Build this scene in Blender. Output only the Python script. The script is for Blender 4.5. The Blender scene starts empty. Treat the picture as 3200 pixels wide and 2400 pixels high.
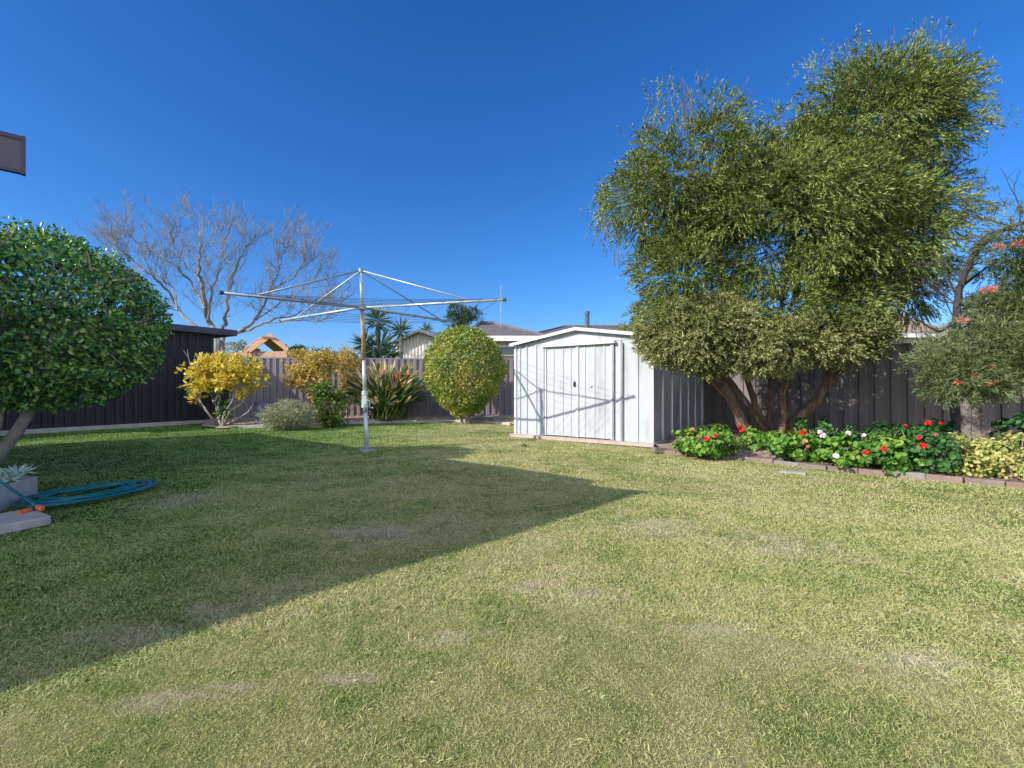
import bpy, math, random
import numpy as np
from mathutils import Vector

random.seed(7)
rng = np.random.default_rng(7)
scene = bpy.context.scene
col = scene.collection
F = 1467.0      # focal length in photo pixels (photo 3200 x 2400, horizon row 1212)

# ------------------------------------------------------------------ camera, sky, sun
cam_d = bpy.data.cameras.new("camera")
cam = bpy.data.objects.new("camera", cam_d)
col.objects.link(cam)
cam.location = (0, 0, 1.0)
cam.rotation_euler = (math.radians(90), 0, 0)
cam_d.sensor_width = 36.0
cam_d.lens = 36.0 * F / 3200.0
cam_d.shift_y = 12.0 / 3200.0
cam_d.clip_start = 0.05
cam_d.clip_end = 2000
scene.camera = cam

SUN_EL = math.radians(29.0)
TRAVEL = Vector((0.857, 0.515, 0.0))                 # where the light goes, horizontally
SK = 1.0 / math.tan(SUN_EL)                          # shadow length per metre of height
sun_from = Vector((-TRAVEL.x * math.cos(SUN_EL), -TRAVEL.y * math.cos(SUN_EL), math.sin(SUN_EL)))
world = bpy.data.worlds.new("World")
scene.world = world
world.use_nodes = True
wn, wl = world.node_tree.nodes, world.node_tree.links
bgn = wn["Background"]
sky = wn.new("ShaderNodeTexSky")
sky.sky_type = 'NISHITA'
sky.sun_disc = False
sky.sun_elevation = SUN_EL
sky.sun_rotation = math.atan2(sun_from.x, sun_from.y)
sky.altitude = 0
sky.air_density = 1.0
sky.dust_density = 0.3
sky.ozone_density = 3.0
tint = wn.new("ShaderNodeMix")
tint.data_type = 'RGBA'
tint.blend_type = 'MULTIPLY'
tint.inputs['Factor'].default_value = 1.0
tint.inputs['B'].default_value = (0.60, 0.78, 1.12, 1)
wl.new(sky.outputs[0], tint.inputs['A'])
hsv = wn.new("ShaderNodeHueSaturation")
hsv.inputs['Saturation'].default_value = 1.13
hsv.inputs['Value'].default_value = 0.64
wl.new(tint.outputs['Result'], hsv.inputs['Color'])
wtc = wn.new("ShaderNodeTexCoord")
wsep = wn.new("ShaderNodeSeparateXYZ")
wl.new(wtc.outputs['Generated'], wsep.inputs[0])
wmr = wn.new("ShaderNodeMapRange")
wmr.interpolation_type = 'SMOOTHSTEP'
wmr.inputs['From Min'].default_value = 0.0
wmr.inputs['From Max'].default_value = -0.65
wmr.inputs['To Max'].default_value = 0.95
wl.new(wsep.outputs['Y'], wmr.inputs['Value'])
sky_fill_mix = wn.new("ShaderNodeMix")                    # pale glow added to the sky behind the camera as fill light
sky_fill_mix.data_type = 'RGBA'
sky_fill_mix.inputs['B'].default_value = (4.6, 5.2, 6.0, 1)
wl.new(wmr.outputs[0], sky_fill_mix.inputs['Factor'])
wl.new(hsv.outputs[0], sky_fill_mix.inputs['A'])
wl.new(sky_fill_mix.outputs['Result'], bgn.inputs[0])
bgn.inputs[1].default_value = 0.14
sd = bpy.data.lights.new("sun", 'SUN')
sd.energy = 3.2
sd.angle = math.radians(0.5)
sd.color = (1.0, 0.93, 0.82)
sun = bpy.data.objects.new("sun", sd)
sun.rotation_euler = sun_from.to_track_quat('Z', 'Y').to_euler()
sun.location = (-8, -5, 12)
col.objects.link(sun)
scene.view_settings.view_transform = 'Standard'
scene.view_settings.look = 'None'
scene.view_settings.exposure = 0.85
scene.view_settings.gamma = 1.0

# ------------------------------------------------------------------ helpers
def P(px, py, Y):
    return np.array([(px - 1600) / F * Y, Y, 1 + (1212 - py) / F * Y])
def G(px, py, z=0.0):
    Y = (1 - z) * F / (py - 1212)
    return np.array([(px - 1600) / F * Y, Y, z])
def nrm(a):
    a = np.asarray(a, float)
    return a / np.maximum(np.linalg.norm(a, axis=-1, keepdims=True), 1e-9)

class MB:
    def __init__(s): s.v = []; s.f = []; s.n = 0; s.m = []
    def add(s, v, f, mi=0):
        v = np.asarray(v, np.float32).reshape(-1, 3)
        f = np.asarray(f, np.int64)
        s.v.append(v); s.f.append(f + s.n); s.m.append(mi); s.n += len(v)
    def box(s, c, d, rot=0.0, tilt=None):
        x, y, z = np.array(d) / 2.0
        v = np.array([[sx * x, sy * y, sz * z] for sx in (-1, 1) for sy in (-1, 1) for sz in (-1, 1)])
        if tilt is not None: v = v @ np.array(tilt).T
        cr, sr = math.cos(rot), math.sin(rot)
        v = np.stack([v[:, 0] * cr - v[:, 1] * sr, v[:, 0] * sr + v[:, 1] * cr, v[:, 2]], 1) + np.array(c)
        s.add(v, [[0, 1, 3, 2], [4, 6, 7, 5], [0, 4, 5, 1], [2, 3, 7, 6], [0, 2, 6, 4], [1, 5, 7, 3]])
    def tube(s, pts, rad, n=8, cap=True):
        pts = np.asarray(pts, float); m = len(pts)
        rad = np.broadcast_to(np.asarray(rad, float), (m,))
        t = nrm(np.gradient(pts, axis=0))
        up = np.array([0, 0, 1.0]) if abs(t[0][2]) < 0.9 else np.array([1.0, 0, 0])
        a = nrm(np.cross(t, up)); b = np.cross(t, a)
        for i in range(1, m):
            if np.dot(a[i], a[i - 1]) < 0: a[i] = -a[i]; b[i] = -b[i]
        th = np.linspace(0, 2 * math.pi, n, endpoint=False)
        v = pts[:, None] + rad[:, None, None] * (np.cos(th)[None, :, None] * a[:, None] + np.sin(th)[None, :, None] * b[:, None])
        f = [[i * n + j, i * n + (j + 1) % n, (i + 1) * n + (j + 1) % n, (i + 1) * n + j] for i in range(m - 1) for j in range(n)]
        base = s.n
        s.add(v.reshape(-1, 3), f)
        if cap:
            s.f.append(np.array([[base + j for j in range(n)][::-1]])); s.m.append(0)
            s.f.append(np.array([[base + (m - 1) * n + j for j in range(n)]])); s.m.append(0)
    def prism(s, poly, vec):
        poly = np.asarray(poly, float); n = len(poly); vec = np.asarray(vec, float)
        base = s.n
        s.add(np.concatenate([poly, poly + vec]), [[i, (i + 1) % n, n + (i + 1) % n, n + i] for i in range(n)])
        s.f.append(np.array([[base + i for i in range(n)][::-1]])); s.m.append(0)
        s.f.append(np.array([[base + n + i for i in range(n)]])); s.m.append(0)
    def leaves(s, p, d, nr, L, W, shape='oval', fold=0.15, droop=0.0):
        p = np.asarray(p, float); d = nrm(d); k = len(p)
        side = nrm(np.cross(d, nr)); nn = nrm(np.cross(side, d))
        L = np.broadcast_to(L, (k,))[:, None]; W = np.broadcast_to(W, (k,))[:, None]
        if shape == 'oval':
            tip = p + d * L - np.array([0, 0, 1.0]) * L * droop
            v = np.stack([p, p + d * L * .35 + side * W * .5 + nn * W * fold, p + d * L * .72 + side * W * .4 + nn * W * fold - np.array([0, 0, 1.0]) * L * droop * .5,
                          tip, p + d * L * .72 - side * W * .4 + nn * W * fold - np.array([0, 0, 1.0]) * L * droop * .5, p + d * L * .35 - side * W * .5 + nn * W * fold], 1)
            f = np.array([[0, 1, 2, 3], [0, 3, 4, 5]])
            nv = 6
        elif shape == 'diamond':
            v = np.stack([p, p + d * L * .45 + side * W * .5, p + d * L, p + d * L * .45 - side * W * .5], 1)
            f = np.array([[0, 1, 2, 3]]); nv = 4
        else:   # tri
            v = np.stack([p - side * W * .5, p + side * W * .5, p + d * L], 1)
            f = np.array([[0, 1, 2]]); nv = 3
        fi = (f[None] + (np.arange(k) * nv)[:, None, None]).reshape(-1, f.shape[1])
        s.add(v.reshape(-1, 3), fi)
    def build(s, name, mat, parent=None, smooth=False, loc=None):
        v = np.concatenate(s.v)
        if loc is not None: v = v - np.array(loc, np.float32)
        me = bpy.data.meshes.new(name)
        ks = [(f.shape[1], f.reshape(-1), m) for f, m in zip(s.f, s.m)]
        li = np.concatenate([k[1] for k in ks])
        tot = np.concatenate([np.full(len(k[1]) // k[0], k[0]) for k in ks])
        mi = np.concatenate([np.full(len(k[1]) // k[0], k[2]) for k in ks])
        st = np.concatenate([[0], np.cumsum(tot)[:-1]])
        me.vertices.add(len(v)); me.vertices.foreach_set('co', v.astype(np.float32).ravel())
        me.loops.add(len(li)); me.loops.foreach_set('vertex_index', li.astype(np.int32))
        me.polygons.add(len(tot)); me.polygons.foreach_set('loop_start', st.astype(np.int32))
        me.polygons.foreach_set('use_smooth', np.full(len(tot), smooth))
        for mm in (mat if isinstance(mat, (list, tuple)) else [mat]): me.materials.append(mm)
        if len(me.materials) > 1: me.polygons.foreach_set('material_index', mi.astype(np.int32))
        me.update(calc_edges=True)
        o = bpy.data.objects.new(name, me); col.objects.link(o)
        if loc is not None: o.location = [float(q) for q in loc]
        if parent is not None:
            o.parent = parent
            if loc is not None: o.location = Vector(loc) - parent.location
            else: o.matrix_parent_inverse = parent.matrix_basis.inverted()
        return o

def tag(o, label=None, cat=None, group=None, kind=None):
    if label: o['label'] = label
    if cat: o['category'] = cat
    if group: o['group'] = group
    if kind: o['kind'] = kind
    return o
def thing(name, label, cat, loc=(0, 0, 0), group=None):
    o = bpy.data.objects.new(name, None); col.objects.link(o)
    o.location = [float(q) for q in loc]; o.empty_display_size = .2
    return tag(o, label, cat, group)

# ------------------------------------------------------------------ materials
def new_mat(name):
    m = bpy.data.materials.new(name); m.use_nodes = True
    nt = m.node_tree
    return m, nt.nodes, nt.links, nt.nodes['Principled BSDF']
def ramp(N, cols, pos=None):
    r = N.new('ShaderNodeValToRGB'); e = r.color_ramp.elements
    n = len(cols)
    while len(e) < n: e.new(0.5)
    for i, c in enumerate(cols):
        e[i].position = pos[i] if pos else i / (n - 1); e[i].color = (*c, 1)
    return r
def noise(N, Lk, scale, detail=4, rough=.6, coord='Object', stretch=None):
    tc = N.new('ShaderNodeTexCoord'); t = N.new('ShaderNodeTexNoise')
    t.inputs['Scale'].default_value = scale; t.inputs['Detail'].default_value = detail; t.inputs['Roughness'].default_value = rough
    src = tc.outputs[coord]
    if stretch:
        mp = N.new('ShaderNodeMapping'); mp.inputs['Scale'].default_value = stretch
        Lk.new(src, mp.inputs['Vector']); src = mp.outputs[0]
    Lk.new(src, t.inputs['Vector'])
    return t
def surf_mat(name, cols, scale=6, rough=.7, metal=0, bump=.0, bscale=40, spec=.5, stretch=None, pos=None):
    m, N, Lk, b = new_mat(name)
    t = noise(N, Lk, scale, 5, .65, stretch=stretch)
    r = ramp(N, cols, pos or [.3 + .4 * i / max(1, len(cols) - 1) for i in range(len(cols))])
    Lk.new(t.outputs['Fac'], r.inputs['Fac']); Lk.new(r.outputs['Color'], b.inputs['Base Color'])
    b.inputs['Roughness'].default_value = rough; b.inputs['Metallic'].default_value = metal
    b.inputs['Specular IOR Level'].default_value = spec
    if bump:
        t2 = noise(N, Lk, bscale, 5, .6, stretch=stretch); bp = N.new('ShaderNodeBump')
        bp.inputs['Strength'].default_value = bump; bp.inputs['Distance'].default_value = .02
        Lk.new(t2.outputs['Fac'], bp.inputs['Height']); Lk.new(bp.outputs[0], b.inputs['Normal'])
    return m
def leaf_mat(name, cols, pos=None, rough=.5, trans=.3, nscale=1.2, nmix=.45, spec=.4):
    m, N, Lk, b = new_mat(name)
    g = N.new('ShaderNodeNewGeometry'); t = noise(N, Lk, nscale, 3, .6)
    mx = N.new('ShaderNodeMix'); mx.data_type = 'FLOAT'; mx.inputs['Factor'].default_value = nmix
    mr = N.new('ShaderNodeMapRange'); mr.inputs['From Min'].default_value = .3; mr.inputs['From Max'].default_value = .7
    Lk.new(t.outputs['Fac'], mr.inputs['Value'])
    Lk.new(g.outputs['Random Per Island'], mx.inputs['A']); Lk.new(mr.outputs[0], mx.inputs['B'])
    r = ramp(N, cols, pos)
    Lk.new(mx.outputs['Result'], r.inputs['Fac']); Lk.new(r.outputs['Color'], b.inputs['Base Color'])
    b.inputs['Roughness'].default_value = rough; b.inputs['Specular IOR Level'].default_value = spec
    tr = N.new('ShaderNodeBsdfTranslucent'); Lk.new(r.outputs['Color'], tr.inputs['Color'])
    ms = N.new('ShaderNodeMixShader'); ms.inputs[0].default_value = trans
    Lk.new(b.outputs[0], ms.inputs[1]); Lk.new(tr.outputs[0], ms.inputs[2])
    Lk.new(ms.outputs[0], N['Material Output'].inputs['Surface'])
    return m

M = {}
DRY = [(*G(a, b)[:2], rx, ry) for a, b, rx, ry in [(1060, 2105, .10, .035), (760, 2125, .10, .035), (600, 2150, .13, .03), (400, 2170, .12, .04), (1850, 1850, .16, .10), (1690, 1822, .14, .08), (900, 1905, .05, .03), (2450, 1700, .30, .22), (560, 1560, .28, .30), (1180, 1660, .28, .22), (700, 1900, .16, .10), (1400, 1980, .16, .06), (2240, 1960, .14, .06), (2900, 2050, .16, .08), (2050, 1640, .3, .2), (420, 1960, .18, .08)]]
def lawn_colour(N, Lk, rnd=True, dark=1.0):
    """patchy winter lawn: green growth, straw thatch, a few bare pinkish spots"""
    tc = N.new('ShaderNodeTexCoord')
    big = noise(N, Lk, .55, 4, .6); mid = noise(N, Lk, 2.6, 5, .7); mid.inputs['Distortion'].default_value = .4
    ad = N.new('ShaderNodeMath'); ad.operation = 'ADD'
    mu = N.new('ShaderNodeMath'); mu.operation = 'MULTIPLY'; mu.inputs[1].default_value = .55
    Lk.new(mid.outputs['Fac'], mu.inputs[0])
    mb = N.new('ShaderNodeMath'); mb.operation = 'MULTIPLY'; mb.inputs[1].default_value = .45
    Lk.new(big.outputs['Fac'], mb.inputs[0]); Lk.new(mu.outputs[0], ad.inputs[0]); Lk.new(mb.outputs[0], ad.inputs[1])
    mr = N.new('ShaderNodeMapRange'); mr.inputs['From Min'].default_value = .34; mr.inputs['From Max'].default_value = .66
    Lk.new(ad.outputs[0], mr.inputs['Value'])
    # the shaded left of the yard is tinted greener in the lawn colour
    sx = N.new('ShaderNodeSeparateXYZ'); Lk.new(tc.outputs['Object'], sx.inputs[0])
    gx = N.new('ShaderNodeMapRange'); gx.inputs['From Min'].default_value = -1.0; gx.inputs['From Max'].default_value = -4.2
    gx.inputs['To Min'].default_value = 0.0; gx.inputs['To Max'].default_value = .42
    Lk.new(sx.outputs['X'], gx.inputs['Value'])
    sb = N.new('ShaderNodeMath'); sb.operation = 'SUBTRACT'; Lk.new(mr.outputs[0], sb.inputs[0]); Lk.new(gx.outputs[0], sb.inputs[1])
    fac = sb.outputs[0]
    if rnd:
        fn = noise(N, Lk, 22, 3, .7); fm = N.new('ShaderNodeMapRange'); fm.inputs['From Min'].default_value = .32; fm.inputs['From Max'].default_value = .68
        Lk.new(fn.outputs['Fac'], fm.inputs['Value']); m0 = N.new('ShaderNodeMix'); m0.data_type = 'FLOAT'; m0.inputs['Factor'].default_value = .42
        Lk.new(fac, m0.inputs['A']); Lk.new(fm.outputs[0], m0.inputs['B']); fac = m0.outputs['Result']
        g = N.new('ShaderNodeNewGeometry'); mx = N.new('ShaderNodeMix'); mx.data_type = 'FLOAT'; mx.inputs['Factor'].default_value = .36
        Lk.new(fac, mx.inputs['A']); Lk.new(g.outputs['Random Per Island'], mx.inputs['B']); fac = mx.outputs['Result']
    r = ramp(N, [tuple(c * dark for c in k) for k in [(.11, .20, .04), (.32, .40, .12), (.54, .54, .23), (.68, .62, .35), (.80, .68, .50)]], [0, .28, .5, .75, 1])
    Lk.new(fac, r.inputs['Fac'])
    gm = N.new('ShaderNodeMix'); gm.data_type = 'RGBA'; gm.blend_type = 'MULTIPLY'; gm.inputs['B'].default_value = (.74, 1, .80, 1)  # green tint of the shaded left side, put into the colour
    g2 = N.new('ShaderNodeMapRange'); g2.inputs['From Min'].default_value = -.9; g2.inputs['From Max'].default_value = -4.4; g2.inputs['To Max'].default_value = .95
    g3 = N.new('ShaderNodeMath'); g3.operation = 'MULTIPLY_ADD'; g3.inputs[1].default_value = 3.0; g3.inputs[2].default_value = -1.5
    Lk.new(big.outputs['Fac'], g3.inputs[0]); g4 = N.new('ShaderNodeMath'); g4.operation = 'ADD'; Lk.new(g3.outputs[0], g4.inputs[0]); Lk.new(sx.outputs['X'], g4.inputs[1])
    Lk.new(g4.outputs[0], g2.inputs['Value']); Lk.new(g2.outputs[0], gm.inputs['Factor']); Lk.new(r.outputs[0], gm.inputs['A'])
    # dry worn patches: pinkish grey dead thatch
    wob = noise(N, Lk, 5, 6, .8); acc = None
    for cx_, cy_, rx_, ry_ in DRY:
        mp = N.new('ShaderNodeMapping'); mp.vector_type = 'POINT'; mp.inputs['Location'].default_value = (-cx_ / rx_, -cy_ / ry_, 0); mp.inputs['Scale'].default_value = (1 / rx_, 1 / ry_, 1)
        Lk.new(tc.outputs['Object'], mp.inputs['Vector']); ln = N.new('ShaderNodeVectorMath'); ln.operation = 'LENGTH'; Lk.new(mp.outputs[0], ln.inputs[0])
        if acc is None: acc = ln.outputs['Value']
        else:
            mi_ = N.new('ShaderNodeMath'); mi_.operation = 'MINIMUM'; Lk.new(acc, mi_.inputs[0]); Lk.new(ln.outputs['Value'], mi_.inputs[1]); acc = mi_.outputs[0]
    ww = N.new('ShaderNodeMath'); ww.operation = 'MULTIPLY_ADD'; ww.inputs[1].default_value = 7.0; Lk.new(wob.outputs['Fac'], ww.inputs[0]); Lk.new(acc, ww.inputs[2])
    dm = N.new('ShaderNodeMapRange'); dm.inputs['From Min'].default_value = 5.1; dm.inputs['From Max'].default_value = 3.2; dm.inputs['To Max'].default_value = .62
    Lk.new(ww.outputs[0], dm.inputs['Value'])
    gd = N.new('ShaderNodeMix'); gd.data_type = 'RGBA'; gd.inputs['B'].default_value = (.66 , .56, .44, 1)
    Lk.new(dm.outputs[0], gd.inputs['Factor']); Lk.new(gm.outputs['Result'], gd.inputs['A'])
    return gd
m, N, Lk, b = new_mat('grass_blades')
r = lawn_colour(N, Lk); ro = r.outputs['Result']; Lk.new(ro, b.inputs['Base Color']); b.inputs['Roughness'].default_value = .6; b.inputs['Specular IOR Level'].default_value = .3
tr = N.new('ShaderNodeBsdfTranslucent'); Lk.new(ro, tr.inputs[0]); ms = N.new('ShaderNodeMixShader'); ms.inputs[0].default_value = .3
Lk.new(b.outputs[0], ms.inputs[1]); Lk.new(tr.outputs[0], ms.inputs[2]); Lk.new(ms.outputs[0], N['Material Output'].inputs[0])
M['grass'] = m
m, N, Lk, b = new_mat('lawn_thatch')
r = lawn_colour(N, Lk, False, .62); fine = noise(N, Lk, 90, 4, .8)
r2 = ramp(N, [(.45, .42, .38), (1.15, 1.12, 1.0)], [.3, .68]); Lk.new(fine.outputs['Fac'], r2.inputs[0])
mm = N.new('ShaderNodeMix'); mm.data_type = 'RGBA'; mm.blend_type = 'MULTIPLY'; mm.inputs['Factor'].default_value = 1
Lk.new(r.outputs['Result'], mm.inputs['A']); Lk.new(r2.outputs[0], mm.inputs['B']); Lk.new(mm.outputs['Result'], b.inputs['Base Color'])
b.inputs['Roughness'].default_value = .95; b.inputs['Specular IOR Level'].default_value = .1
bp = N.new('ShaderNodeBump'); bp.inputs['Strength'].default_value = .8; bp.inputs['Distance'].default_value = .02
Lk.new(fine.outputs['Fac'], bp.inputs['Height']); Lk.new(bp.outputs[0], b.inputs['Normal'])
M['thatch'] = m
M['soil'] = surf_mat('bed_soil', [(.14, .10, .08), (.34, .26, .21), (.50, .40, .34)], 9, .95, bump=.8, bscale=30, spec=.1)
M['litter'] = surf_mat('leaf_litter_soil', [(.16, .11, .08), (.42, .33, .26), (.58, .48, .40)], 5, .95, bump=.8, bscale=40, spec=.1)
M['concrete'] = surf_mat('concrete', [(.30, .28, .27), (.46, .43, .41)], 5, .9, bump=.4, bscale=60, spec=.2)
M['pale_concrete'] = surf_mat('pale_concrete', [(.40, .37, .35), (.60, .55, .52)], 5, .9, bump=.4, bscale=60, spec=.2)
M['shed'] = surf_mat('white_sheet_steel', [(.33, .345, .36), (.46, .49, .535), (.49, .52, .565)], 2.2, .42, bump=.35, bscale=2.2, spec=.5, stretch=(1.6, 1.6, .35), pos=[.28, .45, .62])
M['shed_side'] = surf_mat('bare_zinc_sheet', [(.50, .53, .56), (.66, .69, .73)], 1.4, .36, metal=.55, bump=.08, bscale=2.5)
M['shed_trim'] = surf_mat('white_trim', [(.56, .58, .60), (.66, .67, .69)], 3, .4)
M['galv'] = surf_mat('galvanised_tube', [(.42, .48, .52), (.62, .68, .70)], 9, .45, metal=.35)
M['galv_dark'] = surf_mat('dark_galvanised_tube', [(.22, .26, .30), (.34, .38, .42)], 9, .5, metal=.3)
M['rust'] = surf_mat('rusty_tube', [(.24, .12, .06), (.42, .25, .14), (.5, .45, .4)], 12, .8, stretch=(1, 1, .3))
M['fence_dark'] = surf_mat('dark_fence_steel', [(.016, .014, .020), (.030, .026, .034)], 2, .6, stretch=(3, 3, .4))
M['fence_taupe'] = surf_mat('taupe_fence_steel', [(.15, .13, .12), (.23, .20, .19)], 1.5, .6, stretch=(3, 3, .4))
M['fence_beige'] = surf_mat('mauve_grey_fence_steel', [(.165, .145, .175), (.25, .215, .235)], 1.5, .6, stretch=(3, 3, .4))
M['fascia_dark'] = surf_mat('navy_fascia', [(.05, .045, .09), (.08, .07, .12)], 3, .55)
M['beige_wall'] = surf_mat('cream_sheet_wall', [(.74, .67, .60), (.84, .78, .71)], 1, .6)
M['grey_roof'] = surf_mat('grey_sheet_roof', [(.28, .29, .30), (.40, .41, .42)], 2, .6)
M['tile_dark'] = surf_mat('dark_roof_tile', [(.10, .085, .10), (.17, .15, .165)], 5, .8)
M['tile_tan'] = surf_mat('tan_roof_tile', [(.30, .21, .16), (.42, .31, .24)], 6, .8)
M['white'] = surf_mat('white_paint', [(.74, .75, .78), (.82, .83, .85)], 2, .5)
M['brick_wall'] = surf_mat('cream_brick', [(.50, .44, .36), (.62, .56, .48)], 4, .9)
M['eave_grey'] = surf_mat('grey_brown_board', [(.085, .08, .12), (.14, .125, .155)], 4, .7)
M['timber'] = surf_mat('orange_stained_timber', [(.50, .25, .13), (.70, .42, .26)], 3, .7, stretch=(1, 1, 6))
M['bark'] = surf_mat('papery_brown_bark', [(.07, .045, .03), (.19, .125, .08), (.38, .28, .19)], 14, .9, bump=1, bscale=25, stretch=(1, 1, .25))
M['bark_grey'] = surf_mat('grey_bark', [(.20, .18, .16), (.42, .39, .36)], 14, .9, bump=.6, bscale=25, stretch=(1, 1, .4))
M['bark_bare'] = surf_mat('bare_tree_bark', [(.15, .14, .135), (.30, .285, .275)], 6, .9, stretch=(1, 1, .4))
M['bark_dark'] = surf_mat('blackish_bark', [(.035, .028, .03), (.09, .07, .065)], 12, .9)
M['hose'] = surf_mat('blue_green_hose', [(.008, .10, .16), (.012, .18, .18)], 8, .35)
M['orange'] = surf_mat('orange_plastic', [(.70, .14, .04), (.8, .2, .06)], 5, .4)
M['black'] = surf_mat('black_plastic', [(.02, .02, .025), (.04, .04, .045)], 5, .5)
M['blue_tub'] = surf_mat('blue_grey_plastic', [(.12, .16, .28), (.18, .22, .34)], 3, .5)
M['glass'] = surf_mat('window_glass', [(.03, .04, .05), (.05, .06, .07)], 1, .08, spec=.8)

M['lf_camellia'] = leaf_mat('camellia_leaf', [(.008, .04, .018), (.035, .13, .035), (.12, .33, .06), (.36, .54, .10), (.65, .55, .22)], [0, .28, .55, .82, 1], .2, .12, 2.2, .25, .9)
M['lf_mela'] = leaf_mat('bottlebrush_leaf', [(.010, .018, .006), (.05, .08, .018), (.17, .24, .045), (.36, .41, .11), (.56, .52, .28)], [0, .29, .55, .82, 1], .45, .12, 1.6, .35)
M['lf_mela_pale'] = leaf_mat('olive_grey_leaf', [(.03, .045, .012), (.18, .21, .06), (.42, .43, .18), (.60, .56, .32)], None, .5, .3, 1.2, .4)
M['lf_grev'] = leaf_mat('grey_green_needles', [(.02, .04, .015), (.08, .125, .045), (.22, .28, .11), (.38, .40, .20)], None, .5, .25, 1.2, .4)
M['lf_yellow'] = leaf_mat('yellow_autumn_leaf', [(.20, .28, .04), (.66, .56, .06), (.80, .62, .08), (.80, .60, .28)], [0, .25, .7, 1], .5, .35, 2.5, .35)
M['lf_orange'] = leaf_mat('orange_yellow_leaf', [(.20, .26, .05), (.50, .42, .08), (.66, .45, .11), (.66, .50, .26)], [0, .3, .7, 1], .5, .35, 2.5, .35)
M['lf_green'] = leaf_mat('shrub_leaf', [(.03, .07, .015), (.08, .16, .025), (.20, .27, .04), (.42, .36, .07)], [0, .45, .8, 1], .45, .25, 3, .35)
M['lf_grey'] = leaf_mat('grey_green_leaf', [(.20, .23, .12), (.38, .40, .23), (.52, .50, .33)], None, .6, .2, 3, .35)
M['lf_round'] = leaf_mat('lime_hedge_leaf', [(.05, .13, .02), (.18, .29, .05), (.38, .42, .08), (.60, .50, .12), (.62, .46, .34)], [0, .3, .58, .82, 1], .45, .3, 1.3, .55)
M['lf_yucca'] = leaf_mat('yucca_leaf', [(.025, .07, .03), (.07, .14, .05), (.16, .22, .09), (.34, .29, .16)], [0, .5, .85, 1], .45, .15)
M['lf_strel'] = leaf_mat('strelitzia_leaf', [(.02, .06, .015), (.07, .14, .03), (.22, .28, .06), (.60, .48, .26)], [0, .5, .78, 1], .4, .2, 2, .2)
M['lf_strel_dry'] = leaf_mat('dry_strelitzia_leaf', [(.40, .30, .16), (.62, .50, .30), (.70, .60, .42)], None, .6, .25)
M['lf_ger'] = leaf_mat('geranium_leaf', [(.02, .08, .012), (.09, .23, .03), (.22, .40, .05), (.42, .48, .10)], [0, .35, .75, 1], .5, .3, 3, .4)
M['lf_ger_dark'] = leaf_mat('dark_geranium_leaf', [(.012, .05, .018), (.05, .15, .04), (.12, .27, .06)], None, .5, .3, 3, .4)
M['lf_varieg'] = leaf_mat('variegated_leaf', [(.10, .26, .04), (.34, .42, .09), (.64, .58, .22), (.74, .62, .34)], None, .5, .3, 4, .4)
M['lf_silver'] = leaf_mat('silver_leaf', [(.36, .50, .44), (.60, .72, .64), (.75, .82, .74)], None, .6, .2)
M['lf_far'] = leaf_mat('far_tree_leaf', [(.03, .06, .03), (.07, .12, .04), (.14, .18, .06)], None, .5, .2)
M['lf_farlime'] = leaf_mat('far_lime_leaf', [(.12, .16, .03), (.24, .27, .05), (.32, .34, .08)], None, .5, .2)
M['petal_red'] = leaf_mat('red_petal', [(.55, .008, .012), (.80, .02, .025), (.9, .05, .05)], None, .5, .2)
M['petal_pink'] = leaf_mat('pale_pink_petal', [(.75, .5, .62), (.9, .78, .85), (.95, .9, .92)], None, .5, .2)
M['petal_coral'] = leaf_mat('coral_petal', [(.6, .08, .06), (.8, .22, .16), (.85, .4, .3)], None, .5, .2)
M['petal_orange'] = leaf_mat('orange_petal', [(.8, .2, .03), (.9, .35, .05)], None, .5, .2)
M['twig'] = surf_mat('tan_twig', [(.22, .16, .12), (.44, .35, .28)], 20, .9)
M['whitestem'] = surf_mat('pale_grey_stem', [(.24, .22, .21), (.46, .43, .41)], 20, .85)

# ------------------------------------------------------------------ the yard's lines
U = np.array([.809, -.589, 0]); V = np.array([.589, .809, 0])      # along / into the shed
S0 = np.array([.087, 9.78, 0])                                     # shed front left corner
edge_px = [(695, 1340), (740, 1337), (850, 1335), (960, 1331), (1100, 1324), (1250, 1319), (1400, 1318), (1500, 1321), (1600, 1327)]
bed_edge = np.concatenate([[[-9.6, 13.6, 0], [-8.7, 13.4, 0], [-8.1, 12.2, 0]], np.array([G(*p) for p in edge_px])])
brick_line = np.array([[2.40, 7.30], [3.25, 6.68], [3.97, 5.84], [4.86, 5.08], [5.25, 4.80], [6.4, 3.9], [7.6, 2.9]])
FL0 = np.array([-12.9, 7.0, 0]); FC = np.array([-8.5, 14.1, 0]); FB1 = np.array([3.2, 15.4, 0])
n11 = np.array([.605, .796])
FR0 = np.array([.62, .78]) * 11.3
def fr(t):  # right fence line
    return np.array([FR0[0] + .78 * t, FR0[1] - .62 * t, 0])

def line_y(pl, x):
    return np.interp(x, pl[:, 0], pl[:, 1])
def in_lawn(x, y):
    ok = y < line_y(bed_edge, x) - .02
    # left of bed edge: dark fence
    tl = (x - FL0[0]) / (FC[0] - FL0[0]); ok &= (y < FL0[1] + tl * (FC[1] - FL0[1]) - .25) | (x > -8.0)
    ok &= ~((x > 2.3) & (y > line_y(brick_line, x) - .02))
    q = (x - S0[0]) * V[0] + (y - S0[1]) * V[1]; su = (x - S0[0]) * U[0] + (y - S0[1]) * U[1]
    ok &= ~((q > -.04) & (su > -.05))
    ok &= x < 9
    return ok

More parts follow.
